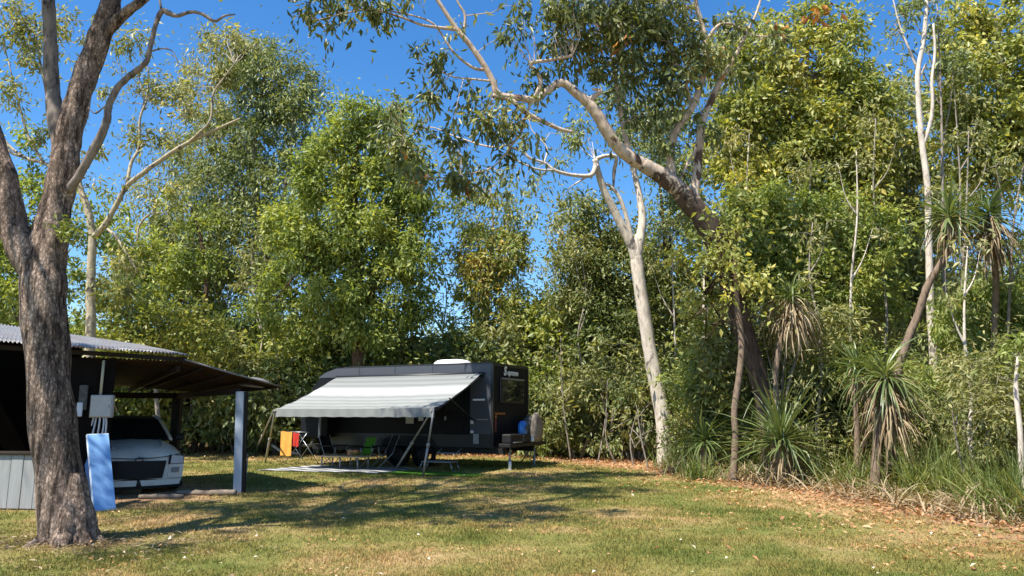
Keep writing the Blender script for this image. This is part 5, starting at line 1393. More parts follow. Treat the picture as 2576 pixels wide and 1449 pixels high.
spr = [(1620, 300, 70, 45, .8, 14.6), (1700, 235, 60, 50, .9, 15), (1530, 255, 40, 30, .5, 13.8), (1765, 330, 45, 60, .8, 15.8), (1655, 365, 60, 35, .6, 15), (1560, 320, 40, 30, .5, 14.2), (1820, 190, 50, 50, .8, 16), (1330, 30, 50, 40, .9, 12.3), (1420, 90, 80, 70, 1.1, 13), (1520, 70, 100, 75, 1.7, 14), (1480, 160, 70, 45, 1.1, 13.4), (1600, 80, 100, 80, 1.9, 14.4), (1570, 170, 90, 50, 1.3, 14.2), (1690, 70, 90, 80, 2.0, 15), (1660, 170, 90, 55, 1.5, 14.8), (1740, 160, 45, 60, 1.1, 15), (1400, 30, 80, 40, 1.3, 12.6), (1480, 15, 120, 50, 1.6, 13.4), (1640, 10, 140, 45, 1.8, 14.6), (1560, -60, 200, 60, 1.6, 14), (1390, 190, 60, 35, .8, 12.8), (1300, 120, 50, 45, .65, 12.4), (1340, 210, 50, 30, .6, 12.6),
 (870, 20, 90, 28, 2.2, 10.3), (785, 40, 45, 22, 1.4, 10), (820, 78, 30, 22, 1.6, 10), (930, 30, 60, 30, 1.7, 10.6), (1000, 8, 70, 22, 1.1, 11), (745, 30, 22, 14, .9, 9.9),
 (1080, 130, 38, 32, 1.3, 11.7), (1120, 175, 45, 25, .8, 11.9), (1060, 180, 24, 24, .9, 11.7), (1130, 95, 40, 30, .5, 11.8), (1150, 210, 70, 25, .5, 12),
 (1095, 245, 36, 28, 1.9, 11.8), (1015, 265, 26, 22, 1.3, 20), (975, 300, 30, 28, 2.2, 20), (985, 365, 38, 36, 2.6, 20), (1060, 305, 40, 25, 1.2, 19.5), (1140, 330, 60, 28, 1.6, 12), (1190, 290, 55, 35, 1.5, 12.1), (1240, 310, 55, 40, 1.6, 12.3), (1060, 380, 55, 25, 1.3, 19.5), (1140, 390, 60, 28, 1.0, 18), (1230, 250, 45, 30, 1.3, 12.3), (1290, 290, 45, 30, 1.1, 12.4), (1330, 340, 50, 30, .8, 12.5), (1270, 380, 55, 30, .8, 12.3),
 (1110, 440, 70, 35, 1.2, 12.1), (1190, 455, 70, 35, 1.1, 12.2), (1050, 450, 45, 35, .8, 12), (1270, 455, 60, 35, .8, 12.2), (1330, 430, 45, 25, .5, 12.4),
 (1650, 270, 60, 50, .7, 14.8), (1600, 240, 50, 40, .7, 14.6), (1850, 30, 45, 30, 1.0, 15.6), (1930, 90, 60, 40, .8, 15.4), (1800, 130, 50, 60, .9, 15.6), (1850, 60, 60, 50, .8, 15.6)]
def dm(d): return 17.0 + (d - 13.0) * 0.35
def deeper(path): return [(a, b, dm(d), r * .86 * dm(d) / d) for a, b, d, r in path]
lean_trunk = deeper(lean_trunk); lean_limbs = [deeper(l) for l in lean_limbs]; spr = [(*s[:4], s[4] * .8, dm(s[5])) for s in spr]
lt_ = tree('tree', 'leaning gum with a dark brown lower trunk and pale limbs overhanging the caravan', lean_trunk, lean_limbs[:], spr, 13, M['stocking_bark'], M['gum_leaf'], rng, leaf=(0.20, 0.068), cr=0.30, droop=0.95, twig_r=.013, ns=18, wob=.12, limbs_parts=True, limb_bark=M['pink_gum'], thick=1.0, twig_max=600)
rng = np.random.default_rng(82)
v, t = make_crown(px_blobs([(1085, 455, 30, 18, .5, 17), (1195, 470, 26, 16, .5, 17), (1575, 95, 18, 14, .5, 17), (1490, 170, 12, 9, .7, 17), (1555, 120, 14, 12, .5, 17), (2050, 40, 30, 26, .5, 17), (1045, 440, 14, 14, .4, 17), (1960, 60, 25, 18, .4, 17)], 17), None, rng, (0.22, 0.09), 0.2, 0.9)
dl = link('dead_leaves', np_mesh('dead_leaves', v, t, leaf_mat('dead_leaf', [(0, (0.16, 0.06, 0.02)), (0.5, (0.36, 0.14, 0.03)), (1, (0.52, 0.24, 0.05))], .3, .6)), lt_)
dl['label'] = 'orange brown dead leaf clusters'

# --- the leafy wall on the right
def simple(seed, label, base, top, blobs, d, leafm, bark='brown_bark', r0=.16, leaf=(0.17, 0.07), cr=.45, lean=0, group=None, thick=1.0, droop=.5, name='tree'):
    rng = np.random.default_rng(seed)
    bx, tx = base, top[0]; by = 1038 + CAM_Z * F / d
    tr = [(bx + (tx - bx) * t + 8 * math.sin(seed + t * 5), by + (top[1] - by) * t, d, r0 * (1 - .85 * t) + .01) for t in (0, .2, .4, .6, .8, 1)]
    lim = []
    big = sorted(blobs, key=lambda b: -b[2] * b[3])[:4]
    for i, b_ in enumerate(big):
        t = min(.9, max(.25, (by - b_[1]) / (by - top[1]) - .18)); k = t * 5; j = min(4, int(k)); f_ = k - j
        s_ = [tr[j][q] + (tr[j + 1][q] - tr[j][q]) * f_ for q in range(4)]
        lim.append([tuple(s_[:3]) + (s_[3] * .7,), ((s_[0] + b_[0]) / 2 + 6, (s_[1] + b_[1]) / 2 + 4, d, s_[3] * .5), (b_[0], b_[1], d, .012)])
    return tree(name, label, tr, lim, blobs, d, M[bark], M[leafm], rng, leaf=leaf, cr=cr, droop=droop, thick=thick, group=group, ns=8, twig_max=160)
simple(101, 'tallest broad leafy tree, between the leaning gum and the slim white stem', 2010, (2040, 90), [(1830, 180, 60, 70, 1.3), (1830, 300, 60, 70, 1.6), (1820, 400, 60, 60, 1.6), (2190, 240, 60, 60, 1.6), (2220, 330, 50, 60, 1.6), (2000, 40, 70, 40, .9), (2130, 60, 60, 45, 1.2), (1900, 60, 50, 40, .8), (1960, 90, 90, 60, 1.8), (2060, 70, 80, 60, 2.0), (1900, 180, 90, 80, 2.2), (2010, 190, 110, 90, 2.8), (2110, 160, 90, 80, 2.4), (2150, 250, 80, 70, 2.4), (1950, 300, 120, 90, 2.9), (2070, 320, 120, 90, 3.0), (1880, 300, 70, 80, 2.0), (2170, 360, 90, 80, 2.6), (1990, 420, 120, 80, 2.8), (2100, 450, 110, 80, 2.8), (1880, 430, 80, 80, 2.2), (2200, 460, 60, 60, 2.0)], 22.5, 'yellow_leaf', 'grey_bark', .2, (0.18, 0.08))
simple(102, 'mid green leafy tree low down left of the slim white stem', 2110, (2090, 520), [(1900, 540, 90, 70, 2.4), (2000, 530, 100, 70, 2.5), (2120, 560, 110, 70, 2.6), (2210, 590, 80, 60, 2.2), (1950, 630, 110, 70, 2.6), (2080, 650, 120, 70, 2.6), (2190, 680, 100, 70, 2.4), (2020, 720, 110, 50, 2.2), (2140, 760, 110, 60, 2.2)], 20.5, 'green_leaf', 'grey_bark', .13, (0.15, 0.062), .4)
simple(103, 'leafy tree with hanging sprays close behind the upper part of the leaning dark trunk', 1850, (1850, 500), [(1850, 490, 50, 50, 1.3), (1870, 620, 70, 60, 1.6), (1920, 740, 70, 60, 1.8), (1740, 640, 50, 50, 1.0), (1775, 740, 50, 60, 1.2), (1775, 860, 55, 60, 1.5), (1790, 960, 55, 50, 1.4), (1835, 640, 26, 28, .8, 16.5), (1870, 700, 34, 28, .8, 16.5), (1810, 600, 20, 22, .6, 16.5), (1850, 560, 30, 24, .7, 16.5), (1890, 760, 30, 26, .7, 16.6), (1835, 740, 24, 24, .6, 16.5), (1790, 560, 22, 18, .5, 16.2)], 20.4, 'yellow_leaf', 'brown_bark', .08, (0.15, 0.075), .36)
simple(104, 'tall dense tree filling the upper right corner of the view', 2520, (2500, 40), [(2420, 60, 80, 60, 2.0), (2520, 70, 100, 80, 2.6), (2440, 160, 90, 70, 2.4), (2560, 190, 90, 80, 2.6), (2420, 260, 80, 70, 2.2), (2510, 300, 100, 80, 2.6), (2600, 320, 80, 80, 2.2), (2410, 370, 70, 60, 1.9), (2500, 410, 90, 60, 2.0), (2590, 440, 80, 70, 2.2), (2660, 200, 80, 120, 2.2)], 20.5, 'yellow_leaf', 'grey_bark', .17, (0.16, 0.075), .42)
simple(105, 'light green narrow leaved bushy tree below the double headed pandanus at the right edge', 2545, (2510, 640), [(2580, 640, 50, 50, 1.4), (2500, 730, 80, 50, 1.8), (2590, 720, 80, 70, 2.2), (2470, 790, 90, 60, 2.2), (2560, 820, 90, 70, 2.4), (2440, 880, 80, 60, 2.0), (2540, 920, 100, 60, 2.2), (2640, 860, 80, 100, 2.2), (2380, 800, 40, 60, 1.5)], 17.2, 'green_leaf', 'grey_bark', .07, (0.155, 0.036), .30, droop=1.2)
simple(106, 'shaded tree seen through the gap behind the slim white stem', 2290, (2280, 280), [(2250, 250, 50, 60, 1.0), (2280, 350, 60, 60, 1.6), (2260, 450, 70, 60, 1.8), (2310, 540, 80, 70, 1.8), (2260, 640, 70, 60, 1.8), (2330, 690, 70, 60, 1.8), (2280, 780, 90, 60, 2.0), (2400, 480, 60, 60, 1.5), (2380, 300, 40, 60, 1.2), (2220, 520, 60, 60, 1.5), (2230, 720, 70, 60, 1.6), (2330, 420, 50, 60, 1.5), (2250, 880, 90, 60, 1.8)], 24, 'grey_leaf', 'grey_bark', .15, (0.19, 0.07), .5)
simple(107, 'feathery blue green tree seen behind the upright limb of the leaning gum', 1700, (1660, 300), [(1640, 330, 60, 60, 1.0), (1700, 300, 60, 60, 1.1), (1660, 420, 60, 50, 1.0), (1720, 400, 50, 60, 1.2), (1680, 520, 70, 60, 1.5), (1660, 620, 70, 70, 1.8), (1730, 600, 60, 60, 1.6), (1690, 720, 80, 70, 2.0), (1680, 840, 80, 70, 2.0)], 29, 'grey_leaf', 'brown_bark', .16, (0.2, 0.065), .55)
simple(108, 'dense green tree behind the fork of the near trunk at the left edge', 60, (60, 520), [(80, 480, 70, 60, 1.8), (20, 560, 70, 60, 1.8), (40, 660, 80, 70, 2.0), (30, 770, 90, 60, 2.2), (-60, 600, 80, 120, 2.0), (90, 350, 40, 60, .9), (190, 700, 40, 70, 1.0), (290, 620, 50, 60, .7), (260, 500, 50, 50, .5), (180, 600, 40, 60, .7), (280, 720, 50, 50, .9)], 27, 'green_leaf', 'brown_bark', .16, (0.19, 0.075), .5)
simple(109, 'pale leafed bushy tree just right of the pale branched tree, above the shelter roof', 400, (400, 760), [(350, 780, 70, 50, 1.8), (430, 790, 80, 50, 1.8), (300, 850, 70, 40, 1.6), (390, 860, 90, 50, 2.2), (480, 850, 90, 50, 2.2), (270, 770, 40, 40, .9)], 27, 'yellow_leaf', 'grey_bark', .1, (0.17, 0.075), .45)
simple(110, 'leafy crown above the top edge of the slim white stem by the sky gap', 2405, (2350, 10), [(2290, 20, 60, 35, .7), (2345, 90, 40, 50, .5), (2250, 60, 30, 40, .35), (2400, 150, 40, 80, .8), (2280, 130, 20, 30, .3)], 19.4, 'grey_leaf', 'grey_bark', .06, (0.16, 0.06), .35)
simple(111, 'fine leaved airy gum filling the sky behind the tall grey green gum', 560, (540, 120), [(520, 150, 80, 60, .45), (580, 120, 60, 40, .4), (500, 260, 90, 60, .5), (450, 380, 100, 60, .5), (590, 360, 90, 70, .6), (520, 480, 120, 70, .7), (400, 520, 100, 70, .6), (620, 560, 110, 70, .7), (480, 620, 120, 60, .8), (360, 640, 90, 70, .7), (570, 710, 120, 50, .9), (700, 680, 90, 60, .8), (320, 740, 80, 50, .8), (440, 760, 110, 50, .9), (620, 800, 120, 50, 1.0)], 34, 'olive_leaf', 'grey_bark', .14, (.2, .05), .5, droop=.9)
simple(112, 'airy back row tree seen through gaps between the leaning gum and the tallest tree', 1870, (1880, 130), [(1820, 120, 70, 70, .7), (1860, 240, 80, 70, .8), (1800, 360, 80, 70, .9), (1950, 330, 90, 80, .9), (1860, 480, 100, 80, 1.0), (2000, 560, 110, 80, 1.0), (1880, 680, 120, 80, 1.0), (2080, 700, 110, 80, 1.0), (1950, 820, 130, 70, 1.1), (2120, 860, 120, 70, 1.1)], 28, 'olive_leaf', 'grey_bark', .15, (.19, .055), .5, droop=.8)
simple(113, 'airy back row tree seen through gaps around the slim white stem', 2300, (2300, 200), [(2240, 220, 60, 60, .7), (2330, 260, 70, 70, .8), (2230, 380, 80, 80, .9), (2340, 420, 80, 70, .9), (2270, 540, 100, 80, 1.0), (2400, 560, 90, 80, 1.0), (2320, 680, 110, 80, 1.0), (2210, 800, 110, 70, 1.0), (2420, 780, 100, 80, 1.0), (2310, 900, 130, 60, 1.1)], 26, 'olive_leaf', 'grey_bark', .15, (.18, .055), .48, droop=.8)
simple(114, 'loose olive tree between the sky gap and the forked white trunk', 1450, (1440, 520), [(1450, 520, 50, 40, .7), (1420, 600, 50, 50, .9), (1500, 640, 80, 60, 1.0), (1430, 700, 60, 50, 1.0), (1400, 790, 70, 50, 1.1), (1520, 800, 100, 60, 1.1), (1640, 720, 60, 60, .8), (1380, 880, 70, 50, 1.1), (1470, 900, 110, 50, 1.1)], 29.5, 'olive_leaf', 'grey_bark', .12, (.19, .06), .45, droop=.7)
# thin pale stems standing through the leaves of the right wood
for i, (bx, tx, ty, d_, lb) in enumerate(((1905, 1880, 330, 21, 'thin stem rising through leaves just right of the leaning trunk'), (2005, 2040, 420, 20, 'thin stem behind the skirted pandanus head'), (2070, 2045, 560, 18.6, 'short thin stem between the skirted pandanus and the spiky one'), (2130, 2160, 380, 19.2, 'thin stem leaning right, left of the large spreading pandanus'), (2215, 2200, 300, 20, 'straight thin stem left of the slim white stem'), (2400, 2440, 330, 18, 'thin stem leaning right beneath the double headed pandanus'), (2450, 2425, 620, 15, 'thin stem below the double headed pandanus'), (2530, 2560, 380, 16.5, 'thin stem close to the right edge'), (2470, 2400, 240, 19, 'thin stem leaning left near the upper right corner'), (1690, 1700, 560, 24.5, 'thin stem between the forked white trunk and the leaning gum'), (1470, 1455, 640, 26.5, 'thin grey stem between the caravan and the forked white trunk'), (1400, 1410, 720, 28, 'thin grey stem right of the caravan in front of the sky gap'), (650, 630, 640, 30, 'thin grey stem behind the left end of the awning'), (1120, 1110, 640, 29.5, 'thin grey stem left of the roof air conditioner'), (760, 800, 600, 29.5, 'thin grey stem behind the front slope of the caravan'))):
    rng = np.random.default_rng(800 + i); by = 1038 + CAM_Z * F / d_
    pth = [(bx + (tx - bx) * t + rng.normal(0, 9), by + (ty - by) * t, d_, .052 * (1 - .8 * t) + .004) for t in (0, .2, .4, .6, .8, 1)]
    k = pth[4]; j = pth[3]
    sg = rng.choice([-1, 1]); w_ = rng.uniform(35, 80)
    lm = [[k, (k[0] + sg * w_ * .5, k[1] - 50, d_, .012), (k[0] + sg * w_ * .8, k[1] - 130, d_, .005)], [j, (j[0] - sg * w_ * .5, j[1] - 55, d_, .014), (j[0] - sg * w_ * .9, j[1] - 130, d_, .005)]]
    tree('slender_tree', lb, pth, lm, [(tx, ty + 10, 45, 45, .35), (lm[0][2][0], lm[0][2][1], 40, 30, .35), (lm[1][2][0], lm[1][2][1], 45, 30, .35)], d_, M['white_gum'] if i % 3 == 0 else M['grey_bark'], M['olive_leaf'], rng, leaf=(.15, .05), cr=.3, ns=7, droop=.8, twig_max=30, group='slender stems in the wood')
# slim white stem on the right
rng = np.random.default_rng(91)
tree('tree', 'slim tall white stemmed gum that forks twice on the right', [(2352, 1150, 19, .10), (2348, 900, 19, .098), (2341, 790, 19, .095), (2337, 620, 19, .088), (2333, 470, 19, .08), (2318, 350, 19, .075), (2310, 250, 19, .07), (2309, 180, 19, .065), (2322, 110, 19, .055), (2330, 30, 19, .05), (2332, -60, 19, .03)],
 [[(2320, 372, 19, .05), (2340, 310, 18.95, .05), (2346, 260, 18.9, .045), (2344, 200, 18.9, .04), (2352, 130, 18.9, .035), (2348, 60, 18.9, .025)], [(2310, 180, 19, .03), (2285, 120, 19, .03), (2262, 60, 19, .022), (2245, -10, 19, .015)], [(2330, 160, 18.9, .03), (2318, 185, 19, .03), (2310, 195, 19, .03)]],
 [(2300, 20, 50, 30, .5), (2350, 20, 40, 40, .5), (2255, 90, 26, 30, .4)], 19, M['white_gum'], M['grey_leaf'], rng, leaf=(.15, .05), cr=.35, ns=12, wob=.08)
# thin stems
rng = np.random.default_rng(92)
tree('tree', 'thin reddish grey stem in front of the leaning dark trunk', [(1842, 1206, 17.9, .10), (1850, 1110, 17.9, .08), (1848, 1030, 17.9, .08), (1860, 940, 17.9, .078), (1866, 860, 17.9, .074), (1856, 780, 17.9, .068), (1850, 690, 17.9, .05), (1845, 600, 17.9, .02)], [], [(1830, 640, 60, 50, 1.2), (1880, 690, 60, 40, 1.2), (1850, 570, 50, 40, .8)], 17.9, M['pandan_bark'], M['yellow_leaf'], rng, leaf=(.14, .07), cr=.35)
tree('tree', 'thin whitish trunk half hidden in leaves between the white gum and the leaning gum', [(1775, 1090, 24, .10), (1772, 950, 24, .10), (1774, 800, 24, .10), (1776, 680, 24, .09), (1780, 560, 24, .06)], [], [(1780, 560, 50, 50, 1.0), (1750, 480, 50, 50, .9)], 24, M['white_gum'], M['dark_leaf'], rng, leaf=(.17, .07), cr=.4)
tree('tree', 'thin pale bare trunk standing at the right edge of the view', [(2576, 1290, 11.9, .05), (2570, 1180, 11.9, .042), (2566, 1080, 11.9, .04), (2556, 980, 11.9, .035), (2560, 900, 11.9, .02)], [], [(2560, 880, 40, 40, .8)], 11.9, M['white_gum'], M['green_leaf'], rng, leaf=(.12, .04), cr=.25)

# ------------------------------------------------------------------ pandanus and tussocks
def straps(base, dirs, length, width, droop, rng, seg=6, kink=0.3):
    """arching strap leaves: base (n,3), unit dirs (n,3)."""
    n = len(base)
    L = length * rng.uniform(.45, 1.2, n); Wd = width * rng.uniform(.8, 1.2, n)
    side = unit(np.cross(dirs, np.array([0, 0, 1.0]) + rng.normal(0, .15, (n, 3))))
    p = base.copy(); d = dirs.copy(); V_ = []
    for k in range(seg + 1):
        t = k / seg
        w = Wd * (1 - t ** 1.6) * (.55 + .45 * min(1, t * 4)) + .002
        up = np.cross(side, d)
        V_.append(np.stack([p - side * w[:, None] * .5 + up * w[:, None] * .22, p, p + side * w[:, None] * .5 + up * w[:, None] * .22], 1))
        broken = (rng.uniform(0, 1, n) < kink / seg * (1.5 if k > 1 else 0))[:, None]
        d = unit(d + rng.normal(0, .07, (n, 3)) + np.where(broken, np.array([0, 0, -1.6]) + rng.normal(0, .4, (n, 3)), 0))
        d = unit(d + np.array([0, 0, -1.0]) * (droop * rng.uniform(.5, 1.4, n) * (0.35 + t))[:, None])
        p = p + d * (L / seg)[:, None]
    v = np.stack(V_, 1)                   # n, seg+1, 3, 3
    m = (seg + 1) * 3
    q = []
    for k in range(seg):
        for c in (0, 1): q.append([k * 3 + c, k * 3 + c + 1, k * 3 + c + 4, k * 3 + c + 3])
    q = np.array(q)
    f = (np.arange(n)[:, None, None] * m + q[None]).reshape(-1, 4)
    return v.reshape(-1, 3), f
def rosette(c, n, length, width, rng, emin=-.3, emax=1.4, droop=.16):
    e = np.arcsin(rng.uniform(math.sin(emin), math.sin(emax), n)); a = np.arange(n) * 2.39996 + rng.normal(0, .2, n)
    d = np.stack([np.cos(a) * np.cos(e), np.sin(a) * np.cos(e), np.sin(e)], 1)
    b = np.array(c) + d * .06 + np.array([0, 0, 1]) * (e * .1)[:, None]
    return straps(b, d, length, width, droop, rng)
def pandanus(label, stem, head, n, length, width, seed, skirt=0, skirt_len=.8, stem_r=.09, skirt_drop=.45, heads=None, group='pandanus plants at the edge of the wood', droop=.16, emin=-.3):
    rng = np.random.default_rng(seed)
    heads = heads or [head]
    st = stem[0] if stem else None
    root = thing('pandanus', (st if st is not None else heads[0]) * 1.0, label, 'pandanus', group)
    root.location.z = 0
    if stem:
        mb = MB(); k = len(stem)
        mb.tube(stem, [stem_r * (1.1 - .25 * i / (k - 1)) for i in range(k)], 9, sub=6, wob=.18, seed=seed)
        mb.build('stem', M['pandan_bark'], root)
    for i, h in enumerate(heads):
        v, f = rosette(h, n, length, width, rng, emin, 1.45, droop)
        link('crown', np_mesh('crown', v, f, M['strap_leaf'], False), root)
        if skirt:
            a = rng.uniform(0, 2 * np.pi, skirt); e = rng.uniform(-1.35, .15, skirt)
            d = np.stack([np.cos(a) * np.cos(e), np.sin(a) * np.cos(e), np.sin(e)], 1)
            b = np.array(h) + np.stack([np.cos(a) * .1, np.sin(a) * .1, rng.uniform(-skirt_drop, .05, skirt)], 1)
            v, f = straps(b, d, skirt_len, width * .8, .45, rng)
            link('dead_leaf_skirt', np_mesh('dead_leaf_skirt', v, f, M['dead_strap'], False), root)
    return root
def gp(px, py, d):        # ground under a pixel column at depth d
    p = U(px, py, d); p.z = gz(p.x, p.y) - .1; return p
pandanus('pandanus on a thin dark straight stem with a big hanging skirt of dead leaves', [gp(1962, 1195, 18), U(1957, 1080, 18), U(1952, 980, 18), U(1958, 880, 18), U(1988, 770, 18)], U(1990, 752, 18), 70, 0.85, .05, 301, 220, 1.1, .07, .6, droop=.2, emin=0)
pandanus('low green pandanus rosette without a stem at the foot of the thin dark stem', [gp(1966, 1190, 17.0), U(1966, 1110, 17.0)], U(1966, 1112, 17.0), 170, 1.7, .05, 302, 70, .9, .09, .5, droop=.10, emin=-.35)
pandanus('large spreading pandanus with grey dead leaves hanging to the ground, right of the low rosette', [gp(2195, 1190, 15.3), U(2210, 1080, 15.3), U(2225, 970, 15.4)], U(2228, 955, 15.4), 140, 1.3, .05, 303, 300, 1.15, .09, 1.0, droop=.30, emin=-.8)
pandanus('pandanus on a pale leaning stem, left one of the two heads high at the right', [gp(2232, 1190, 16.4), U(2252, 980, 16.3), U(2275, 880, 16.2), U(2310, 790, 16.1), U(2335, 715, 16.0), U(2384, 630, 15.9), U(2386, 570, 15.8)], U(2388, 548, 15.8), 95, 1.2, .055, 304, 70, .9, .085, .4, droop=.2)
pandanus('pandanus with a dark dead skirt, right one of the two heads high at the right', [gp(2490, 1190, 16.8), U(2500, 900, 16.6), U(2505, 700, 16.2), U(2490, 570, 15.9)], U(2490, 548, 15.9), 80, 1.0, .055, 305, 150, 1.1, .07, .6, droop=.2)
pandanus('dark green pandanus clump at the wood edge right of the caravan stand', [gp(1770, 1190, 20), U(1770, 1120, 20)], U(1772, 1112, 20), 120, 1.25, .05, 306, 0, stem_r=.08, droop=.14)
pandanus('young upright pandanus behind the low rosette', [gp(2080, 1150, 19), U(2080, 1040, 19)], U(2082, 1020, 19), 70, 1.1, .05, 307, 20, stem_r=.07, droop=.14)
pandanus('spiky pandanus left of the slim white stem, half hidden behind the large one', [gp(2150, 1100, 17.5), U(2152, 960, 17.5)], U(2154, 930, 17.5), 70, 1.0, .05, 308, 30, stem_r=.07)

def tussock(px, py, n, L, label, seed, wd=.024, spread=.28, dead=.3):
    n = int(n * 1.7); L *= 1.3
    rng = np.random.default_rng(seed)
    g = gr(px, py)
    root = thing('grass_tussock', g, label, 'grass tussock', 'tall grass tussocks at the right edge of the wood')
    a = rng.uniform(0, 2 * np.pi, n); e = rng.uniform(.75, 1.5, n)
    d = np.stack([np.cos(a) * np.cos(e), np.sin(a) * np.cos(e), np.sin(e)], 1)
    b = np.array(g) + np.stack([rng.normal(0, spread, n), rng.normal(0, spread * .8, n), np.full(n, -.03)], 1)
    v, f = straps(b, d, L, wd, .13, rng)
    link('blades', np_mesh('blades', v, f, M['tussock'], False), root)
    k = int(n * dead)
    a = rng.uniform(0, 2 * np.pi, k); e = rng.uniform(-.1, .8, k)
    d = np.stack([np.cos(a) * np.cos(e), np.sin(a) * np.cos(e), np.sin(e)], 1)
    b = np.array(g) + np.stack([rng.normal(0, spread, k), rng.normal(0, spread * .8, k), np.full(k, .03)], 1)
    v, f = straps(b, d, L * .7, wd, .3, rng)
    link('dead_blades', np_mesh('dead_blades', v, f, M['dead_strap'], False), root)
for a in ((2340, 1255, 170, .95, 'tall green grass tussock leaning over the litter, nearest to the lawn on the right', 401), (2420, 1240, 150, 1.1, 'grass tussock behind the tallest one and left of the right edge bushes', 402), (2480, 1255, 150, .8, 'drooping grass tussock between the tall tussock and the thin pale trunk', 403), (2550, 1300, 130, .9, 'grass tussock at the foot of the thin pale trunk at the right edge', 404), (2270, 1225, 120, .7, 'ragged half dead tussock below the large spreading pandanus', 405), (2120, 1205, 110, .7, 'straw coloured tussock between the two big pandanus plants', 406), (1700, 1182, 110, .7, 'dark grass tussock left of the dark green pandanus clump', 407), (1760, 1208, 100, .6, 'low tussock in front of the dark green pandanus clump', 408), (2630, 1320, 120, 1.0, 'grass tussock cut off by the right edge of the view', 409)):
    tussock(*a)
def deadstick(px, py, px2, py2, r, label, seed, z1=.25):
    a = gr(px, py, .03); b_ = gr(px2, py2, z1); rng = np.random.default_rng(seed)
    root_mb = MB(); m_ = a.lerp(b_, .5) + Vector(rng.normal(0, .05, 3)); m_.z = abs(m_.z) + .02
    root_mb.tube([a, m_, b_], [r, r * .8, r * .35], 6, sub=5, wob=.25, seed=seed)
    for k in range(3):
        t = rng.uniform(.3, .9); s_ = a.lerp(b_, t); e = s_ + Vector(rng.normal(0, .22, 3)); e.z = abs(e.z) + .05
        root_mb.tube([s_, e], [r * .4, r * .12], 4)
    tag(root_mb.build('fallen_branch', M['dead_wood']), label, 'fallen branch', 'bleached fallen branches at the wood edge')
for a in ((2105, 1180, 2200, 1235, .035, 'bleached fallen branch sloping to the right below the straw coloured tussock', 1, .1), (2060, 1218, 2140, 1232, .04, 'thick bleached fallen branch lying flat in front of the pandanus plants', 2, .05), (2190, 1232, 2130, 1170, .025, 'thin bleached stick leaning against the straw coloured tussock', 3, .6), (1880, 1190, 1960, 1205, .022, 'bleached stick under the low pandanus rosette', 4, .25), (2010, 1190, 1900, 1210, .02, 'crooked bleached stick crossing below the thin dark stem', 5, .3), (1820, 1195, 1760, 1175, .02, 'pale stick leaning into the dark green pandanus clump', 7, .4), (2290, 1240, 2210, 1200, .02, 'short pale stick below the large spreading pandanus', 8, .3)):
    deadstick(*a)

# ------------------------------------------------------------------ shrubs along the wood: a few kinds, copied
def shrub_kind(seed, h, r, leafm, leaf, cover, stems=6, cr=.34):
    rng = np.random.default_rng(seed)
    root = thing('shrub', (0, 0, 0), 'shrub', 'shrub')
    mb = MB(); sk = []
    for k in range(stems):
        a = rng.uniform(0, 6.28); rr = rng.uniform(.05, .35) * r
        p0 = Vector((rng.normal(0, .18 * r), rng.normal(0, .18 * r), -.1)); p2 = Vector((math.cos(a) * rr * 2, math.sin(a) * rr * 2, h * rng.uniform(.6, .9)))
        p1 = p0.lerp(p2, .5) + Vector(rng.normal(0, .12, 3)); r0 = rng.uniform(.018, .04)
        mb.tube([p0, p1, p2], [r0, r0 * .75, r0 * .3], 6, sub=4, wob=.1, seed=k)
        sk += [np.array(x) for x in catmull([tuple(p0), tuple(p1), tuple(p2)], 4)[3:]]
    bl = []
    for k in range(9):
        u = unit(rng.normal(size=3)); z = h * rng.uniform(.28, .88)
        s_ = r * rng.uniform(.34, .6)
        env = math.sin(min(1, max(.12, z / h)) * math.pi * .8 + .3)
        bl.append(((u[0] * r * .7 * env, u[1] * r * .7 * env, z), (s_, s_, s_ * .8), cover))
    bl.append(((0, 0, h * .2), (r * .8, r * .7, h * .16), cover * .55))
    v, t = make_crown(bl, sk, rng, leaf, cr, .6, .008, mb, 90)
    link('foliage', np_mesh('foliage', v, t, M[leafm]), root)
    mb.build('stems', M['grey_bark'], root)
    return root
KINDS = [shrub_kind(501, 3.0, 1.5, 'green_leaf', (.15, .065), 2.6), shrub_kind(502, 3.8, 1.7, 'yellow_leaf', (.15, .075), 2.6), shrub_kind(503, 2.6, 1.5, 'dark_leaf', (.15, .06), 2.5, 8), shrub_kind(504, 3.6, 1.5, 'olive_leaf', (.16, .055), 2.0, 7), shrub_kind(505, 2.2, 1.2, 'grey_leaf', (.15, .05), 2.2, 7)]
KINDS += [shrub_kind(511, 3.2, 1.5, 'green_leaf', (.105, .036), 2.3, 8, cr=.26), shrub_kind(512, 2.6, 1.4, 'dark_leaf', (.10, .038), 2.0, 9, cr=.26), shrub_kind(513, 3.4, 1.5, 'olive_leaf', (.115, .032), 2.0, 9, cr=.28), shrub_kind(514, 3.0, 1.4, 'yellow_leaf', (.10, .045), 2.2, 8, cr=.26)]
FINE = {0: 5, 2: 6, 3: 7, 1: 8, 4: 7}
used = set()
def shrub(kind, px, d, label, rot, s_=1.0, group='shrubs along the edge of the wood'):
    src = KINDS[kind]
    if kind in used:
        o = src.copy(); COL.objects.link(o)
        for c in list(src.children):
            k = c.copy(); COL.objects.link(k); k.parent = o
    else: o = src; used.add(kind)
    p = U(px, 1040, d)
    o.location = (p.x, p.y, gz(p.x, p.y)); o.rotation_euler = (0, 0, rot); o.scale = (s_, s_, s_ * (0.9 + .2 * ((px * 7) % 10) / 10))
    tag(o, label, 'shrub', group)
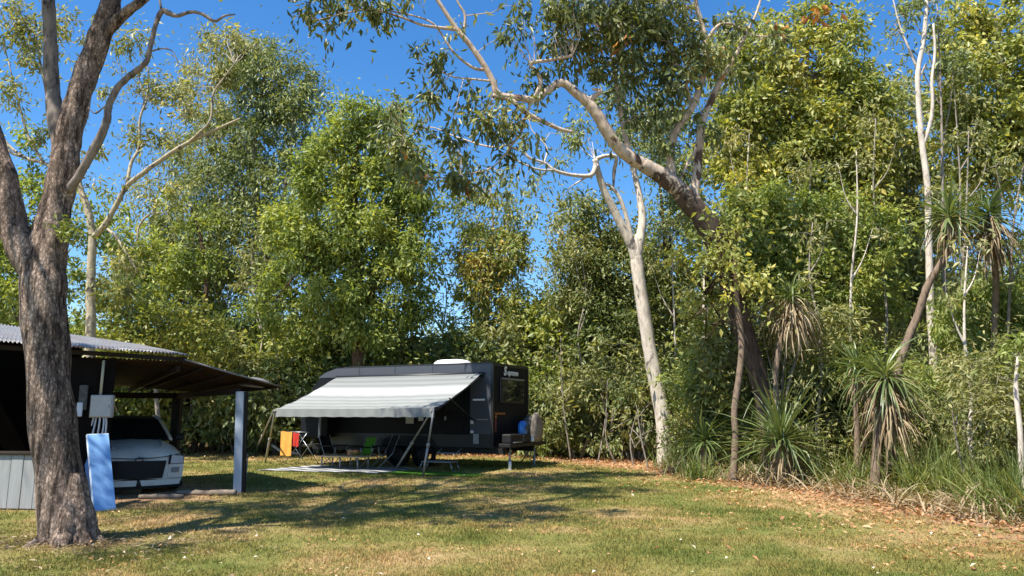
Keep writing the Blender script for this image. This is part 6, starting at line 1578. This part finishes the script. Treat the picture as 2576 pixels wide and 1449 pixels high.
row = [(1, 300, 29.5, 'yellow green shrub seen under the shelter roof behind the white car'), (0, 385, 31, 'green shrub seen under the shelter roof right of the car windscreen'), (3, 520, 30.5, 'olive shrub behind the gap between the two rear shelter posts'), (2, 455, 30, 'dark low shrub seen between car and front post under the shelter roof'), (1, 545, 32, 'tall yellow green shrub rising over the low end of the shelter roof'), (3, 610, 30.5, 'olive shrub directly behind the shelter front post'), (2, 665, 30, 'dark shrub at the wood edge right of the shelter post'), (0, 640, 32.5, 'tall green shrub between the shelter dome and the awning'), (3, 720, 30.6, 'twiggy olive shrub behind the orange towel'), (1, 770, 31.5, 'yellow green shrub behind the front slope of the caravan'), (2, 790, 30, 'dark shrub behind the front locker of the caravan'), (0, 850, 31, 'green shrub showing above the left half of the awning'), (1, 920, 32, 'brightest yellow shrub above the middle of the caravan roof'), (3, 1000, 31, 'olive shrub above the middle right of the caravan roof'), (1, 1070, 31, 'yellow green shrub left of the roof air conditioner'), (0, 1150, 31.5, 'green shrub just behind the roof air conditioner'), (2, 1215, 30, 'dark shrub behind the rear corner of the caravan roof'), (3, 1290, 29.5, 'twiggy olive shrub behind the upper rear wall of the caravan'), (0, 1350, 28.6, 'green shrub just right of the caravan rear wall'), (1, 1400, 29.5, 'tall yellow green shrub right of the caravan rear window'), (4, 1365, 27.6, 'small grey green shrub behind the folding stand'), (0, 1430, 27.6, 'green shrub with thin straight stems right of the folding stand'), (3, 1480, 26.5, 'olive shrub with a bare forked stem left of the white trunk'), (2, 1540, 26, 'dark shrub in the shade left of the white trunk foot'), (4, 1565, 25.5, 'small grey green shrub at the white trunk foot'), (3, 1620, 25.5, 'tall olive shrub behind the white trunk foot'), (2, 1745, 24.5, 'dark shrub right of the white trunk foot'), (0, 1790, 21.8, 'green shrub behind the dark green pandanus clump'), (2, 1810, 21.5, 'dark shrub behind the thin reddish stem'), (1, 1900, 22.5, 'yellow green shrub between the leaning trunk and the skirted pandanus'), (2, 2040, 20.5, 'dark shrub behind the low pandanus rosette'), (0, 2090, 20, 'green shrub right of the skirted pandanus'), (1, 2160, 19.5, 'yellow green shrub left of the large spreading pandanus'), (3, 2290, 18.2, 'olive shrub behind the large spreading pandanus'), (0, 2370, 18.4, 'green shrub behind the tallest grass tussock'), (2, 2430, 17.2, 'dark shrub with pale stems behind the tussocks at the right'), (4, 2490, 16.2, 'grey green shrub behind the drooping tussock'), (0, 2570, 15.2, 'green shrub at the right edge behind the thin pale trunk'), (3, 2640, 13.2, 'olive shrub cut off by the right edge of the view'), (0, 160, 31, 'green shrub hidden by the near trunk above the shelter roof'), (1, 60, 30, 'yellow green shrub over the left end of the shelter roof'), (2, 2230, 19.5, 'dark shrub left of the slim white stem foot'), (4, 1945, 19.5, 'grey green shrub behind the foot of the skirted pandanus stem')]
rr = random.Random(4)
for (k, px, d, lb) in row:
    k = FINE[k] if px > 1690 else k
    shrub(k, px, d, lb, rr.uniform(0, 6.28), rr.uniform(.95, 1.2) * (1.55 if px < 1480 and d > 29 else .85 if px > 2180 else 1.2 if px > 1600 else 1.15))
# bare thin saplings in the shade of the edge
for i, (px, d, top, lb) in enumerate(((1436, 25.2, 905, 'thin straight bare sapling right of the folding stand'), (1500, 24.6, 1010, 'bare forked sapling left of the white trunk'), (1548, 24.2, 1010, 'crooked bare sapling nearest to the white trunk foot'), (1628, 21.8, 1040, 'dark bare sapling in front of the white trunk foot'), (722, 28.5, 1010, 'pale bare sapling behind the left awning poles'), (2425, 14.2, 960, 'pale bare sapling behind the grass tussocks'), (2455, 14.5, 990, 'second pale bare sapling right of the first behind the tussocks'), (1590, 23.4, 1030, 'leaning bare sapling under the dark tree'))):
    rng = np.random.default_rng(600 + i)
    b_ = U(px, 1040, d); b_.z = gz(b_.x, b_.y) - .08; tp_ = U(px + rng.uniform(-45, 45), top + rng.uniform(-60, 40), d)
    mb = MB(); m_ = b_.lerp(tp_, .5) + Vector((rng.normal(0, .14), 0, 0)); mb.tube([b_, m_, tp_], [.028, .022, .008], 7, sub=6, wob=.12, seed=i)
    for k in range(4):
        s_ = b_.lerp(tp_, rng.uniform(.35, .9)); e = s_ + Vector((rng.normal(0, .35), rng.normal(0, .3), rng.uniform(.2, .7))); mb.tube([s_, s_.lerp(e, .5) + Vector((0, 0, .04)), e], [.018, .012, .004], 5)
    sap = thing('sapling', (b_.x, b_.y, 0), lb, 'sapling', 'bare saplings at the edge of the wood')
    mb.build('stem', M['grey_bark'], sap)

# ------------------------------------------------------------------ the wood beyond, one mass
rng = np.random.default_rng(700)
bl = []
for k in range(230):
    px = rng.uniform(-1400, 4200); d = rng.uniform(35, 50)
    base = 740 if px < 1420 else 560
    if 1080 < px < 1180 or 1350 < px < 1420: base = 790
    top = base + 70 * math.sin(px * .011) + rng.uniform(-30, 40)
    zt = U(1288, top, d).z; x = (px - 1288) / F * d
    r_ = rng.uniform(1.6, 2.8)
    z = max(1.2, rng.uniform(0.1, 1.0) * zt - r_ * .6)
    bl.append(((x, d, z), (r_, r_ * .8, r_ * .8), 2.6))
bn = []
for k in range(110):
    y = rng.uniform(2, 34); x = float(edge_x(np.array([y]))[0]) + rng.uniform(4.5, 14) + (4 if y < 10 else 0); r_ = rng.uniform(1.2, 2.2)
    if (x - r_ * 1.4) / max(y, .1) < .71: continue          # the trees in view stand there
    bn.append(((x, y, rng.uniform(.9, 6.0)), (r_, r_, r_ * .8), 2.4))
v2, t2 = make_crown(bn, None, rng, (0.15, 0.055), .4, .6)
v, t = make_crown(bl, None, rng, (0.26, 0.11), .6, .4)
t = np.concatenate([t, t2 + len(v)]); v = np.concatenate([v, v2])
tag(link('far_wood', np_mesh('far_wood', v, t, M['dark_leaf'])), 'dense dark green wood that closes the view behind all the trees', 'wood', kind='stuff')
# tangled dead straps, twigs and dry fern along the foot of the right wood
rng = np.random.default_rng(720)
n = 1900
y = rng.uniform(10.0, 21, n); off = np.abs(rng.normal(.9, .7, n)); x = edge_x(y) + off
e = rng.uniform(-.1, 1.1, n); a = rng.uniform(0, 2 * np.pi, n)
d = np.stack([np.cos(a) * np.cos(e), np.sin(a) * np.cos(e), np.sin(e)], 1)
v, f = straps(np.stack([x, y, ground_z(x, y) + .02], 1), d, .75, .03, .28, rng)
tag(link('dry_undergrowth', np_mesh('dry_undergrowth', v, f, M['dead_strap'], False)), 'tangle of dry straw coloured strap leaves at the foot of the right wood', 'undergrowth', kind='stuff')
n = 5200
y = rng.uniform(9.5, 22, n); off = rng.uniform(1.0, 3.6, n); x = edge_x(y) + off
e = rng.uniform(.5, 1.45, n); a = rng.uniform(0, 2 * np.pi, n)
d = np.stack([np.cos(a) * np.cos(e), np.sin(a) * np.cos(e), np.sin(e)], 1)
k = np.array([noise.noise((p * .8, q * .8, 3.0)) for p, q in zip(x, y)]) > -.05
v, f = straps(np.stack([x, y, ground_z(x, y) - .02], 1)[k], d[k], .95, .024, .2, rng)
tag(link('understory_grass', np_mesh('understory_grass', v, f, M['tussock'], False)), 'thin scattered green grass growing in the shade of the right wood', 'grass', kind='stuff')
